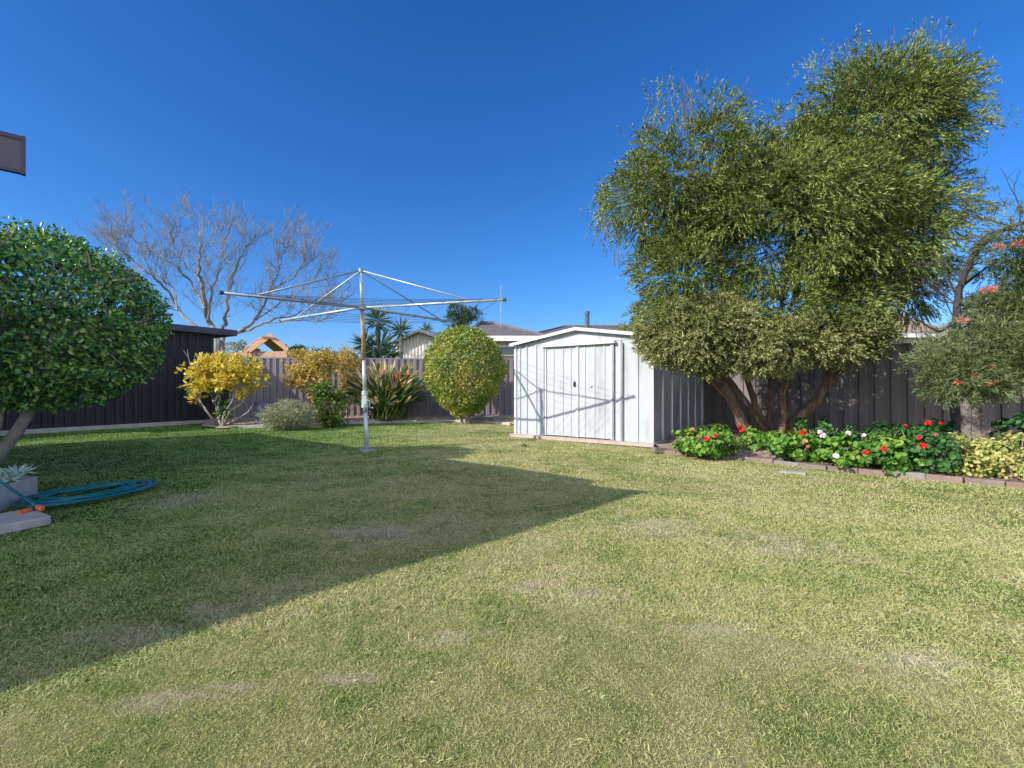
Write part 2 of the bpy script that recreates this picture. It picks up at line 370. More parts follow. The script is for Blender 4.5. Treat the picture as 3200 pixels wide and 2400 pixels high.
# ------------------------------------------------------------------ ground
def undul(x, y):
    return .012 * np.sin(x * 1.7 + .5 * y) * np.sin(y * 1.3) - .006
gx = np.concatenate([np.linspace(-150, -14, 12), np.linspace(-13, 11, 97), np.linspace(12, 150, 12)])
gy = np.concatenate([np.linspace(-60, -2, 8), np.linspace(-1.5, 17, 75), np.linspace(18, 260, 16)])
X, Y = np.meshgrid(gx, gy); near = (np.abs(X + 1) < 12) & (Y > -1.5) & (Y < 17)
Z = np.where(near, undul(X, Y), -.006) - .012
vv = np.stack([X, Y, Z], -1).reshape(-1, 3); nx = len(gx)
ff = [[j * nx + i, j * nx + i + 1, (j + 1) * nx + i + 1, (j + 1) * nx + i] for j in range(len(gy) - 1) for i in range(nx - 1)]
mb = MB(); mb.add(vv, ff); tag(mb.build('lawn', M['thatch'], smooth=True), kind='structure')

bare = [(*G(a, b)[:2], r_, .45) for a, b, r_ in [(1060, 2105, .10), (760, 2125, .09), (600, 2150, .13), (480, 2170, .10), (900, 2112, .07), (1850, 1850, .13), (1690, 1822, .12), (900, 1905, .05), (2450, 1700, .2), (2100, 2080, .07), (560, 1560, .25), (780, 1985, .12), (1150, 1760, .18), (700, 1900, .12), (2700, 2000, .12), (1180, 1660, .2)]]
def blades():
    mb = MB()
    def put(x, y, hmin, hmax, w, seg):
        k = in_lawn(x, y)
        for (bx_, by_, br_, ba_) in bare:
            dist = np.hypot((x - bx_) / br_, (y - by_) / (br_ * ba_)) + .35 * np.sin(x * 37) * np.sin(y * 41)
            k &= ~((dist < 1) & (rng.random(len(x)) < .4))
        x, y = x[k], y[k]; n = len(x)
        r = np.hypot(x, y)
        hn = np.sin(x * 2.1 + 1.3 * np.sin(y * 1.7)) * np.sin(y * 2.6 + x) * .25 + 1
        h = rng.uniform(hmin, hmax, n) * hn
        az = rng.uniform(0, 2 * math.pi, n); lean = rng.uniform(.2, 1.25, n)
        d = np.stack([np.cos(az) * np.sin(lean), np.sin(az) * np.sin(lean), np.cos(lean)], 1)
        p = np.stack([x, y, undul(x, y) - .014], 1)
        fa = rng.uniform(0, 2 * math.pi, n); nr = np.stack([np.cos(fa), np.sin(fa), np.full(n, .15)], 1)
        ww = w(r) * rng.uniform(.7, 1.3, n)
        if seg == 1:
            mb.leaves(p, d, nr, h * 1.3, ww, 'tri')
        else:
            side = nrm(np.cross(d, nr)); W = ww[:, None]; H = h[:, None]
            mid = p + d * H * .75
            d2 = nrm(d + np.stack([np.cos(az), np.sin(az), np.full(n, -.5)], 1) * .7)
            tip = mid + d2 * H * .75
            v = np.stack([p - side * W * .5, p + side * W * .5, mid + side * W * .42, mid - side * W * .42, tip], 1)
            fi = (np.arange(n) * 5)[:, None]
            base = mb.n
            mb.add(v.reshape(-1, 3), np.array([[0, 1, 2, 3]]) + fi)
            mb.f.append(np.array([[3, 2, 4]]) + fi + base); mb.m.append(0)
    # near: dense, then thinning with distance
    def polar(n, r0, r1):
        r = np.exp(rng.uniform(math.log(r0), math.log(r1), n)); a = rng.uniform(-1.12, 1.12, n)
        return r * np.sin(a), r * np.cos(a)
    n = 210000; r = np.sqrt(rng.uniform(.8 ** 2, 2.2 ** 2, n)); a = rng.uniform(-1.12, 1.12, n)
    put(r * np.sin(a), r * np.cos(a), .006, .014, lambda r: .0017 + 0 * r, 2)
    x, y = polar(310000, 2.2, 5.0); put(x, y, .008, .019, lambda r: .0010 + .0008 * r, 2)
    x, y = polar(290000, 5.0, 15.5); put(x, y, .010, .021, lambda r: .002 + .0010 * r, 1)
    # taller coarse tufts
    c = polar(400, 1.2, 11); k = 9
    cx = np.repeat(c[0], k) + rng.normal(0, .014, 400 * k); cy = np.repeat(c[1], k) + rng.normal(0, .014, 400 * k)
    put(cx, cy, .014, .026, lambda r: .003 + .0006 * r, 2)
    return tag(mb.build('grass', M['grass']), 'short patchy green and straw coloured winter grass covering the yard', 'grass', kind='stuff')
blades()

# back bed soil
top = np.array([[-9.2, 12.6, 0], [-8.5, 14.1, 0], [-4, 14.6, 0], [3.0, 15.4, 0]])
be = np.concatenate([bed_edge, [[1.5, 12.2, 0], [2.9, 13.0, 0]]])
mb = MB()
nS = 60; xs = np.linspace(-8.65, 2.6, nS)
rows = []
for t in np.linspace(0, 1, 9):
    y0 = line_y(be, xs); y1 = np.interp(xs, [-9.2, -8.5, 3.2], [12.6, 14.12, 15.42])
    y1 = np.maximum(y1, y0 + .05)
    yy = y0 + (y1 - y0) * t
    zz = .012 + .10 * min(1, t * 5) + .02 * np.sin(xs * 3 + t * 9) * (t > 0)
    rows.append(np.stack([xs, yy, zz], 1))
mb.add(np.concatenate(rows), [[j * nS + i, j * nS + i + 1, (j + 1) * nS + i + 1, (j + 1) * nS + i] for j in range(8) for i in range(nS - 1)])
tag(mb.build('back_garden_bed', M['litter'], smooth=True), kind='structure')
# pale edging of the back bed
mb = MB()
bx = np.linspace(bed_edge[3][0] + .1, bed_edge[-1][0] - .05, 70); by = line_y(bed_edge, bx)
inn = np.stack([bx, by, 0 * bx], 1); outp = inn + np.array([0, .11, 0])
sec = [np.array([0, 0, -.03]), np.array([0, 0, .05]), np.array([0, .11, .055]), np.array([0, .11, -.03])]
vv = np.concatenate([inn + s for s in sec]); k = len(bx)
mb.add(vv, [[s * k + i, s * k + i + 1, ((s + 1) % 4) * k + i + 1, ((s + 1) % 4) * k + i] for s in range(4) for i in range(k - 1)])
tag(mb.build('garden_edging', M['pale_concrete']), 'low pale concrete edging curving in front of the back shrubs', 'garden edging')
# right bed soil
xs = np.linspace(2.42, 8.5, 50); rows = []
for t in np.linspace(0, 1, 9):
    y0 = line_y(brick_line, xs) + .05
    tt = (xs - FR0[0]) / .78; y1 = np.maximum(FR0[1] - .62 * tt, y0 + .1)
    y1 = np.where(xs < 4.8, np.minimum(y1, 8.08 + (xs - 2.42) * 1.373 + .02), y1); y1 = np.maximum(y1, y0 + .05)
    rows.append(np.stack([xs, y0 + (y1 - y0) * t, .03 + .07 * min(1, t * 6) * (xs > 2.9) + .015 * np.sin(xs * 5 + t * 11)], 1))
mb = MB(); mb.add(np.concatenate(rows), [[j * 50 + i, j * 50 + i + 1, (j + 1) * 50 + i + 1, (j + 1) * 50 + i] for j in range(8) for i in range(49)])
tag(mb.build('flower_bed_soil', M['soil'], smooth=True), kind='structure')

# bricks along the flower bed
brick_mats = [surf_mat('grey_paver', [(.21, .19, .185), (.31, .285, .275)], 12, .9, bump=.5, spec=.2), surf_mat('reddish_paver', [(.22, .15, .13), (.33, .24, .21)], 12, .9, bump=.5, spec=.2),
              surf_mat('brown_paver', [(.19, .145, .125), (.29, .235, .21)], 12, .9, bump=.5, spec=.2)]
seg = np.diff(brick_line, axis=0); sl = np.hypot(seg[:, 0], seg[:, 1]); cum = np.concatenate([[0], np.cumsum(sl)])
BW = .30; nb = int(cum[-1] / (BW + .004))
bmesh_cache = {}
names = ['grey', 'reddish', 'brown']
for i in range(nb):
    s = (i + .5) * (BW + .004)
    x = np.interp(s, cum, brick_line[:, 0]); y = np.interp(s, cum, brick_line[:, 1])
    j = min(int(np.searchsorted(cum, s)) - 1, len(seg) - 1); an = math.atan2(seg[j][1], seg[j][0])
    mi = rng.choice(3, p=[.4, .3, .3])
    if mi not in bmesh_cache:
        mb = MB(); w, d, h, c = BW / 2, .10, .032, .010
        pr = [(-w + c, -d, 0), (w - c, -d, 0), (w, -d + c, 0), (w, d - c, 0), (w - c, d, 0), (-w + c, d, 0), (-w, d - c, 0), (-w, -d + c, 0)]
        a = np.array(pr); top_ = a * np.array([.97, .93, 1]) + [0, 0, h + .008]
        mb.add(np.concatenate([a - [0, 0, .05], a + [0, 0, h], top_]), [[q, (q + 1) % 8, 8 + (q + 1) % 8, 8 + q] for q in range(8)] + [[8 + q, 8 + (q + 1) % 8, 16 + (q + 1) % 8, 16 + q] for q in range(8)])
        mb.f.append(np.array([[16 + q for q in range(8)]])); mb.m.append(0)
        o = mb.build('edging_brick', brick_mats[mi]); bmesh_cache[mi] = o
    else:
        o = bmesh_cache[mi].copy(); col.objects.link(o)
    o.location = (x, y, rng.uniform(-.008, .006)); o.rotation_euler = (rng.normal(0, .02), rng.normal(0, .02), an + rng.normal(0, .03))
    tag(o, names[mi] + ' brick laid end to end along the front of the flower bed', 'brick', 'bricks edging the flower bed')
mb = MB(); mb.box((0, 0, .035), (.21, .11, .075), .3, tilt=[[1, 0, .1], [0, 1, 0], [-.1, 0, 1]])
o = mb.build('loose_brick', brick_mats[2]); o.location = G(2060, 1414) + [0, .02, 0]
tag(o, 'dark loose brick lying on the ground at the near corner of the shed', 'brick')

# ------------------------------------------------------------------ fences
def fence(name, A, B, z0, z1, mat, pitch, dep, label, postm, faceside=1, rail=True, group=None, endpost=True):
    A = np.array(A, float); B = np.array(B, float); L = np.linalg.norm(B - A); d = (B - A) / L; n = np.array([-d[1], d[0], 0]) * faceside
    root = thing(name, label, 'fence', (A + B) / 2 * [1, 1, 0], group)
    k = int(L / pitch); prof = []
    for i in range(k):
        s = i * pitch
        prof += [(s, 0), (s + pitch * .42, 0), (s + pitch * .50, dep), (s + pitch * .92, dep)]
    prof.append((k * pitch, 0)); prof.append((L, 0))
    pr = np.array(prof); q = len(pr)
    fr_ = A + pr[:, :1] * d + pr[:, 1:] * n; bk = fr_ + n * .006
    bot, top_ = np.array([0, 0, z0]), np.array([0, 0, z1])
    mb = MB(); mb.add(np.concatenate([fr_ + bot, fr_ + top_, bk + top_, bk + bot]), [[a * q + i, a * q + i + 1, (a + 1) * q + i + 1, (a + 1) * q + i] for a in range(3) for i in range(q - 1)])
    mb.build('sheet_panel', mat, root)
    an = math.atan2(d[1], d[0])
    if rail:
        for z in (z1, z0 + .04):
            mb = MB(); c = (A + B) / 2 + n * (dep / 2); mb.box((c[0], c[1], z), (L, dep + .03, .045), an); mb.build('rail', postm, root)
    np_ = max(1, int(L / 2.37))
    for i in range(np_ + 1):
        c = A + d * min(L, i * 2.37) + n * (dep / 2)
        mb = MB(); mb.box((c[0], c[1], (z0 + z1) / 2 + .01), (.055, dep + .05, z1 - z0 + .04), an); mb.build('post', postm, root)
    return root
dL = nrm(FC - FL0)
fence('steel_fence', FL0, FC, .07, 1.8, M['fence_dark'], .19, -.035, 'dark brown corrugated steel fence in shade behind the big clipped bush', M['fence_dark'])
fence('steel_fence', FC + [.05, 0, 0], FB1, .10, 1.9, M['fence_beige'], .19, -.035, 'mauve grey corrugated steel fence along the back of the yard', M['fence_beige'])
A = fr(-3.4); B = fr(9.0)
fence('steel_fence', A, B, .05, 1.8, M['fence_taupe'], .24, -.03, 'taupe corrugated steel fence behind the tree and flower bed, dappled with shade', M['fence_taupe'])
# concrete strip under the left fence
mb = MB(); nL = np.array([dL[1], -dL[0], 0]); c = (FL0 + FC) / 2 + nL * .06
mb.box((c[0], c[1], .03), (np.linalg.norm(FC - FL0) - .1, .16, .10), math.atan2(dL[1], dL[0]))
tag(mb.build('concrete_plinth', M['pale_concrete']), 'narrow pale concrete strip along the foot of the dark fence', 'plinth')

# neighbour's dark lean-to shed behind the left fence
back = -nL
a0 = FL0 + dL * 1.5 + back * .35; a1 = FC + dL * -.12 + back * .35
sh = thing('neighbour_shed', 'dark corrugated shed with a flat navy roof edge behind the dark fence', 'shed', (a0 + a1) / 2)
L = np.linalg.norm(a1 - a0); k = int(L / .2); prof = []
for i in range(k): prof += [(i * .2, 0), (i * .2 + .08, 0), (i * .2 + .1, .03), (i * .2 + .18, .03)]
pr = np.array(prof); f0 = a0 + pr[:, :1] * dL + pr[:, 1:] * nL; q = len(f0)
mb = MB(); mb.add(np.concatenate([f0, f0 + [0, 0, 2.60]]), [[i, i + 1, q + i + 1, q + i] for i in range(q - 1)])
e = f0[-1]; mb.add([e, e + back * 3, e + back * 3 + [0, 0, 2.60], e + [0, 0, 2.60]], [[0, 1, 2, 3]])
s_ = f0[0]; mb.add([s_, s_ + back * 3, s_ + back * 3 + [0, 0, 2.60], s_ + [0, 0, 2.60]], [[0, 3, 2, 1]])
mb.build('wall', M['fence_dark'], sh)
c = (a0 + a1) / 2; an = math.atan2(dL[1], dL[0])
mb = MB(); cc = c + back * 1.4 + dL * .12; mb.box((cc[0], cc[1], 2.70), (L + .55, 3.2, .05), an); mb.build('roof', M['grey_roof'], sh)
mb = MB(); cc = c + nL * .24 + dL * .12; mb.box((cc[0], cc[1], 2.68), (L + .56, .05, .17), an)
cc = a1 + dL * .42 + back * 1.4; mb.box((cc[0], cc[1], 2.68), (.05, 3.2, .165), an); mb.build('fascia', M['fascia_dark'], sh)

# ------------------------------------------------------------------ garden shed
W = 2.88; D = 3.4; EH = 1.89; AH = 2.12
shed = thing('garden_shed', 'small white sheet metal garden shed with low gable roof and double doors', 'shed', S0)
anU = math.atan2(U[1], U[0]); anV = math.atan2(V[1], V[0])
def SP(s, q, z): return S0 + U * s + V * q + np.array([0, 0, z])
def ribwall(s0, s1, ribs, zt, q, mat, name, parent, rw=.03, rd=.022, z0=.05, along='U'):
    """sheet with raised narrow ribs at the given stations, as a real profile"""
    pts = [(s0, 0)]
    for r_ in ribs: pts += [(r_ - rw / 2 - .006, 0), (r_ - rw / 2, rd), (r_ + rw / 2, rd), (r_ + rw / 2 + .006, 0)]
    pts.append((s1, 0)); pr = np.array(pts); k = len(pr)
    if along == 'U': base = np.array([SP(a, q - b, 0) for a, b in pr]); thick = V * .01
    else: base = np.array([SP(q + b, a, 0) for a, b in pr]); thick = -U * .01
    tops = np.array([zt(a) for a, b in pr])
    lo = base + [0, 0, z0]; hi = base.copy(); hi[:, 2] += tops
    mb = MB(); mb.add(np.concatenate([lo, hi, hi + thick, lo + thick]), [[a * k + i, a * k + i + 1, ((a + 1) % 4) * k + i + 1, ((a + 1) % 4) * k + i] for a in range(4) for i in range(k - 1)])
    return mb.build(name, mat, parent)
ribwall(0, .725, [.10, .27, .50], lambda s: EH - .03, 0, M['shed'], 'wall', shed)
ribwall(2.155, 2.88, [2.30, 2.62], lambda s: EH - .03, 0, M['shed'], 'wall', shed)
for z0_, z1_, a, b_ in [(1.83, EH - .028, .725, 2.155)]:
    mb = MB(); mb.prism([SP(a, .0, z0_), SP(b_, .0, z0_), SP(b_, .0, z1_), SP(a, .0, z1_)], V * .012); mb.build('wall', M['shed'], shed)
mb = MB(); mb.prism([SP(-.01, -.012, EH - .03), SP(W + .01, -.012, EH - .03), SP(W / 2, -.012, AH - .015)], V * .03); mb.build('gable', M['shed'], shed)
mb = MB(); mb.prism([SP(-.01, D, .05), SP(W + .01, D, .05), SP(W + .01, D, EH), SP(W / 2, D, AH - .02), SP(-.01, D, EH)], V * .012); mb.build('wall', M['shed_side'], shed)
ribwall(.0, D, [.02, .55, 1.09, 1.63, 2.17, 2.71, 3.25], lambda s: EH - .02, W, M['shed_side'], 'wall', shed, rw=.035, rd=.02, along='V')
ribwall(.0, D, [.02, .55, 1.09, 1.63, 2.17, 2.71, 3.25], lambda s: EH - .02, 0.0, M['shed_side'], 'wall', shed, rw=.035, rd=-.02, along='V')
for sx in (-.006, W + .006):
    mb = MB(); c = SP(sx, -.012, .96); mb.box(c, (.05, .035, 1.82), anU); mb.build('corner_trim', M['shed_trim'], shed)
for sgn in (0, 1):   # door leaves
    a, b_ = ((.735, 1.44), (1.45, 2.15))[sgn]
    rb = ((.92, 1.13, 1.30), (1.60, 1.80, 2.00))[sgn]
    dr = ribwall(a, b_, rb, lambda s: 1.80, -.02, M['shed'], 'door', shed, rw=.022, rd=.014, z0=.07)
    for e in (a + .01, b_ - .01):
        mb = MB(); mb.box(SP(e, -.035, .935), (.026, .02, 1.74), anU); mb.build('door_stile', M['shed_trim'], dr)
    if sgn == 0:
        mb = MB(); mb.box(SP(1.40, -.05, 1.07), (.035, .03, .10), anU); mb.box(SP(1.40, -.075, 1.07), (.02, .03, .05), anU); mb.build('handle', M['black'], dr)
    else:
        mb = MB(); mb.box(SP(1.72, -.04, 1.03), (.05, .008, .035), anU); mb.build('lock_plate', M['galv'], dr)
mb = MB(); mb.box(SP(1.44, -.05, 1.825), (1.56, .09, .045), anU); mb.build('door_track', M['shed_trim'], shed)
for sx, sw in ((.712, .03), (2.172, .03), (2.345, .02)):
    mb = MB(); mb.box(SP(sx, -.025, .93), (sw, .045, 1.76), anU); mb.build('door_jamb', M['galv_dark'], shed)
# roof in two slopes with edge trim
for a, b_, za, zb in [(-.09, W / 2, EH - .0, AH), (W / 2, W + .09, AH, EH - .0)]:
    mb = MB(); mb.prism([SP(a, -.10, za), SP(b_, -.10, zb), SP(b_, -.10, zb + .02), SP(a, -.10, za + .02)], V * (D + .2)); mb.build('roof', M['shed_side'], shed)
    mb = MB(); mb.prism([SP(a, -.125, za - .035), SP(b_, -.125, zb - .035), SP(b_, -.125, zb + .025), SP(a, -.125, za + .025)], V * .024); mb.build('barge_trim', M['shed_trim'], shed)
mb = MB(); mb.box(SP(W + .095, D / 2, EH - .005), (.025, D + .2, .06), anU); mb.build('eave_trim', M['shed_trim'], shed)
mb = MB(); mb.box(SP(W / 2, D / 2 - .03, .02), (W + .14, D + .22, .06), anU); tag(mb.build('concrete_slab', surf_mat('pinkish_concrete', [(.40, .31, .28), (.56, .47, .43)], 5, .9, bump=.4, bscale=60, spec=.2)), 'pinkish concrete slab showing under the front of the white shed', 'slab')
# flue behind the shed
fl = thing('flue_pipe', 'dark green flue pipe standing up behind the ridge of the white shed', 'flue', P(1835, 1212, 16) * [1, 1, 0])
mb = MB(); pp = P(1835, 1030, 16); mb.tube([[pp[0], 16, 2.2], [pp[0], 16, P(0, 985, 16)[2]]], .075, 12); mb.build('pipe', surf_mat('dark_green_metal', [(.06, .10, .11), (.10, .15, .16)], 5, .5), fl)
mb = MB(); mb.tube([[pp[0], 16, P(0, 984, 16)[2]], [pp[0], 16, P(0, 973, 16)[2]]], [.09, .085], 12); mb.build('cap', surf_mat('teal_metal', [(.05, .12, .13), (.08, .18, .18)], 5, .5), fl)

# ------------------------------------------------------------------ rotary clothes line
base = np.array([-2.36, 7.62, 0]); HZ = 2.30
hub = np.array([-2.425, 7.6, HZ]); topp = np.array([-2.445, 7.6, 2.90])
cl = thing('rotary_clothesline', 'old galvanised rotary clothesline with a rust stained pole on the lawn', 'clothesline', base)
mb = MB(); mb.tube([base - [0, 0, .05], base + [-.018, 0, .62]], .036, 12); mb.tube([base + [-.018, 0, .60], base + [-.03, 0, .92]], .040, 12)
mb.build('lower_post', M['galv'], cl, smooth=True)
mb = MB(); mb.tube([base + [-.03, 0, .9], base + [-.045, 0, 1.45]], .031, 12); mb.build('upper_post', M['galv'], cl, smooth=True)
mb = MB(); mb.tube([hub, topp], .026, 12); mb.build('top_post', M['galv'], cl, smooth=True)
mb = MB(); mb.tube([base + [-.045, 0, 1.44], hub], .031, 12); mb.build('rusty_tube', M['rust'], cl, smooth=True)
mb = MB(); mb.box(base + [-.03, -.0, .80], (.075, .085, .13)); mb.tube([base + [-.03, 0, .68], base + [-.03, 0, .74]], .055, 12); mb.tube([base + [-.03, 0, .88], base + [-.03, 0, .95]], .05, 12)
gb = mb.build('winder_box', M['galv'], cl)
mb = MB(); q = base + [.02, -.05, .80]; mb.tube([q, q + [.05, -.03, 0], q + [.06, -.04, -.12], q + [.12, -.06, -.12]], .009, 8); mb.build('winding_handle', M['galv_dark'], gb)
mb = MB(); mb.box(hub, (.11, .11, .07), .4); mb.build('hub', M['galv_dark'], cl)
mb = MB(); mb.tube([topp - [0, 0, .03], topp + [0, 0, .03]], .04, 12); mb.build('cap', M['galv_dark'], cl)
tips = [np.array([-3.96, 6.42, HZ]), np.array([-.118, 6.93, HZ]), np.array([-1.10, 9.35, HZ]), np.array([-4.45, 9.05, HZ])]
mats4 = [M['galv_dark'], M['galv'], M['galv_dark'], M['galv']]  # darker tube on two arms: their shading is put into the material
for t_, mt in zip(tips, mats4):
    mb = MB(); mb.tube([hub + [0, 0, 0], t_], .021, 10)
    ar = mb.build('arm', mt, cl, smooth=True)
    mb = MB(); dd = nrm(t_ - hub); mb.tube([t_ - dd * .01, t_ + dd * .03], .026, 10); mb.build('end_cap', M['black'], ar)
    mb = MB(); mb.tube([topp, hub + (t_ - hub) * .78 + [0, 0, .02]], .012, 8); mb.build('stay', mt, cl, smooth=True)
for fr_i, fct in enumerate((.36, .49, .62, .75, .87, .98)):
    ring = [hub + (t_ - hub) * fct + [0, 0, .02] for t_ in tips]
    # order around: tip1, tip2, tip3, tip4
    mb = MB()
    for a, b_ in zip(ring, ring[1:] + ring[:1]):
        ts = np.linspace(0, 1, 9)[:, None]; pts = a + (b_ - a) * ts; pts[:, 2] -= .05 * (4 * ts[:, 0] * (1 - ts[:, 0]))
        mb.tube(pts, .003, 4, cap=False)
    mb.build('line_wire', M['fascia_dark'], cl)
mb = MB(); th = np.linspace(0, 2 * math.pi, 24, endpoint=False); rr = .13 + .02 * np.sin(th * 3)
mb.prism(np.stack([base[0] + rr * np.cos(th), base[1] + rr * np.sin(th), 0 * th - .03], 1), [0, 0, .036])
tag(mb.build('concrete_footing', M['concrete']), 'round concrete footing in the grass under the clothesline pole', 'footing')

# ------------------------------------------------------------------ the house off frame on the left (casts the big lawn shadow, its board end is in view)
hz = 3.0; off = np.array([TRAVEL.x, TRAVEL.y]) * SK
shadow = np.array([(-9.5, -6.0), (-1.72, 1.58), (1.0, 4.27), (1.32, 4.56), (.78, 4.87), (.90, 5.15), (-.12, 6.04), (-.60, 6.33), (-2.45, 7.8), (-5.86, 10.5)])
roofpoly = shadow - off * hz
roofpoly = np.concatenate([roofpoly, [(-13.4, 5.4), (-16.5, -1), (-16, -9)]])
house = thing('house', 'house eave board, grey brown with a dark rim, jutting in at top left', 'house', (-8, 1, 0))
mb = MB(); mb.prism(np.c_[roofpoly, np.full(len(roofpoly), hz - .18)], [0, 0, .06]); mb.build('soffit', M['white'], house)
cen = roofpoly.mean(0); inner = cen + (roofpoly - cen) * .35
k = len(roofpoly); mb = MB()
mb.add(np.concatenate([np.c_[roofpoly, np.full(k, hz)], np.c_[inner, np.full(k, hz + .9)]]), [[i, (i + 1) % k, k + (i + 1) % k, k + i] for i in range(k)]); mb.f.append(np.array([[k + i for i in range(k)]])); mb.m.append(0)
mb.build('roof', M['tile_dark'], house)
mb = MB(); mb.add(np.concatenate([np.c_[roofpoly, np.full(k, hz - .2)], np.c_[roofpoly, np.full(k, hz)]]), [[i, (i + 1) % k, k + (i + 1) % k, k + i] for i in range(k)]); mb.build('gutter', M['eave_grey'], house)
wpoly = cen + (roofpoly - cen) * .5
mb = MB(); mb.add(np.concatenate([np.c_[wpoly, np.zeros(k)], np.c_[wpoly, np.full(k, hz - .15)]]), [[i, (i + 1) % k, k + (i + 1) % k, k + i] for i in range(k)]); mb.build('wall', M['brick_wall'], house)
# board end in view: plane rising towards the camera's left
c1 = np.array([-2.54, 2.44]); dA = nrm(np.array([-.72, -.69]))
ztop, zbot = 1 + (1212 - 430) / F * 2.44, 1 + (1212 - 541) / F * 2.44
nb_ = np.array([-dA[1], dA[0]])
def bd(s, z, t=0): q = c1 + dA * s + nb_ * t; return [q[0], q[1], z]
mb = MB(); mb.prism([bd(0, zbot), bd(3.2, zbot), bd(3.2, ztop), bd(0, ztop)], np.array([nb_[0], nb_[1], 0]) * -.02)
bo = mb.build('eave_board', M['eave_grey'], house)
for sb in (1.3, 2.9):
    mb = MB(); q = bd(sb, 0, -.05); mb.box((q[0], q[1], 2.5), (.05, .05, .75), .75); mb.build('bracket', M['eave_grey'], house)
mb = MB()
for s0, s1, z0_, z1_ in [(0, 3.2, ztop - .016, ztop + .004), (0, 3.2, zbot - .004, zbot + .012)]:
    mb.prism([bd(s0, z0_, .006), bd(s1, z0_, .006), bd(s1, z1_, .006), bd(s0, z1_, .006)], np.array([nb_[0], nb_[1], 0]) * -.032)
mb.prism([bd(-.008, zbot - .006, .008), bd(.006, zbot - .006, .008), bd(.006, ztop + .006, .008), bd(-.008, ztop + .006, .008)], np.array([nb_[0], nb_[1], 0]) * -.036)
mb.build('rim', M['fascia_dark'], bo)

# ------------------------------------------------------------------ far buildings
def box_part(c, d, an, name, mat, root):
    mb = MB(); mb.box(c, d, an); return mb.build(name, mat, root)
# cream gable garage
ga = thing('garage', 'cream corrugated gable garage roof behind the back fence and spiky plants', 'garage', P(1380, 1212, 19) * [1, 1, 0])
Yg = 19.0
pl, pa, pr_ = P(1222, 1075, Yg), P(1312, 1034, Yg), P(1440, 1080, Yg)
mb = MB(); k = 40; xs = np.linspace(pl[0] + .12, pr_[0] - .1, k)
zt = np.interp(xs, [pl[0], pa[0], pr_[0]], [pl[2], pa[2], pr_[2]]) - .1
yy = Yg + .03 * (np.arange(k) % 2)
mb.add(np.concatenate([np.stack([xs, yy, 0 * xs], 1), np.stack([xs, yy, zt], 1)]), [[i, i + 1, k + i + 1, k + i] for i in range(k - 1)]); mb.build('wall', M['beige_wall'], ga)
dpt = np.array([2.6, 5.5, 0])
for a, b_ in ((pl, pa), (pa, pr_)):
    mb = MB(); v0 = np.array([a, b_, b_ + [0, 0, .05], a + [0, 0, .05]]) - [0, .25, 0]; mb.prism(v0, dpt); mb.build('roof', M['grey_roof'], ga)
    mb = MB(); v0 = np.array([a - [0, 0, .06], b_ - [0, 0, .06], b_ + [0, 0, .04], a + [0, 0, .04]]) - [0, .285, 0]; mb.prism(v0, [0, .03, 0]); mb.build('barge_board', M['grey_roof'], ga)
# dark tiled house
def hip_house(name, label, xl, xr, ypx_eave, ypx_ridge, rl, rr_, Yh, roofm, wallm, fpx=16, depth=7):
    root = thing(name, label, 'house', P((xl + xr) / 2, 1212, Yh) * [1, 1, 0])
    e0, e1 = P(xl, ypx_eave, Yh), P(xr, ypx_eave, Yh); r0, r1 = P(rl, ypx_ridge, Yh + depth / 2), P(rr_, ypx_ridge, Yh + depth / 2)
    b0, b1 = e0 + [0, depth, 0], e1 + [0, depth, 0]
    mb = MB(); mb.add([e0, e1, b1, b0, r0, r1], [[0, 1, 5, 4], [2, 3, 4, 5]]); mb.f += [np.array([[1, 2, 5]]), np.array([[3, 0, 4]])]; mb.m += [0, 0]
    rf = mb.build('roof', roofm, root)
    mb = MB(); mb.tube([r0 + [0, 0, .02], r1 + [0, 0, .02]], .11, 6); mb.tube([e0, r0], .09, 6); mb.tube([e1, r1], .09, 6); mb.build('ridge_cap', roofm, rf)
    fz = fpx / F * Yh
    mb = MB(); c = (e0 + e1) / 2; mb.box((c[0], Yh - .03, e0[2] - fz / 2 - .01), (e1[0] - e0[0] + .1, .08, fz)); mb.box((e0[0], Yh + depth / 2, e0[2] - fz / 2 - .01), (.08, depth, fz)); mb.box((e1[0], Yh + depth / 2, e0[2] - fz / 2 - .01), (.08, depth, fz)); mb.build('fascia', M['white'], root)
    mb = MB(); h = e0[2] - .1; mb.box((c[0], Yh + depth / 2, h / 2), (e1[0] - e0[0] - 1.0, depth - 1.0, h)); wl_ = mb.build('wall', wallm, root)
    return root, e0, e1
h1, e0, e1 = hip_house('neighbour_house', 'low house with dark tiled hip roof and white fascia behind the round bush', 1440, 1700, 1049, 1012, 1500, 1545, 19.5, M['tile_dark'], M['beige_wall'], 16, 5)
mb = MB(); c = P(1590, 1096, 19.8); mb.box(c, (1.1, .06, .42)); w_ = mb.build('window', M['white'], h1)
mb = MB(); c = P(1590, 1096, 19.75); mb.box(c, (.95, .03, .3)); mb.build('pane', M['glass'], w_)
h2, _, _ = hip_house('neighbour_house', 'far house with long dark tiled roof showing behind the white shed', 1640, 2150, 1052, 1022, 1760, 1990, 24, M['tile_dark'], M['beige_wall'], 8, 8)
h3, _, _ = hip_house('neighbour_house', 'house with tan tiled roof and white fascia behind the right hand fence', 2690, 2960, 1042, 985, 2740, 2800, 15, M['tile_tan'], M['white'], 12, 7)
h4, _, _ = hip_house('neighbour_house', 'grey roofed house behind the red flowering tree at right', 2900, 3500, 1046, 1003, 2990, 3400, 17, M['grey_roof'], M['white'], 10, 8)
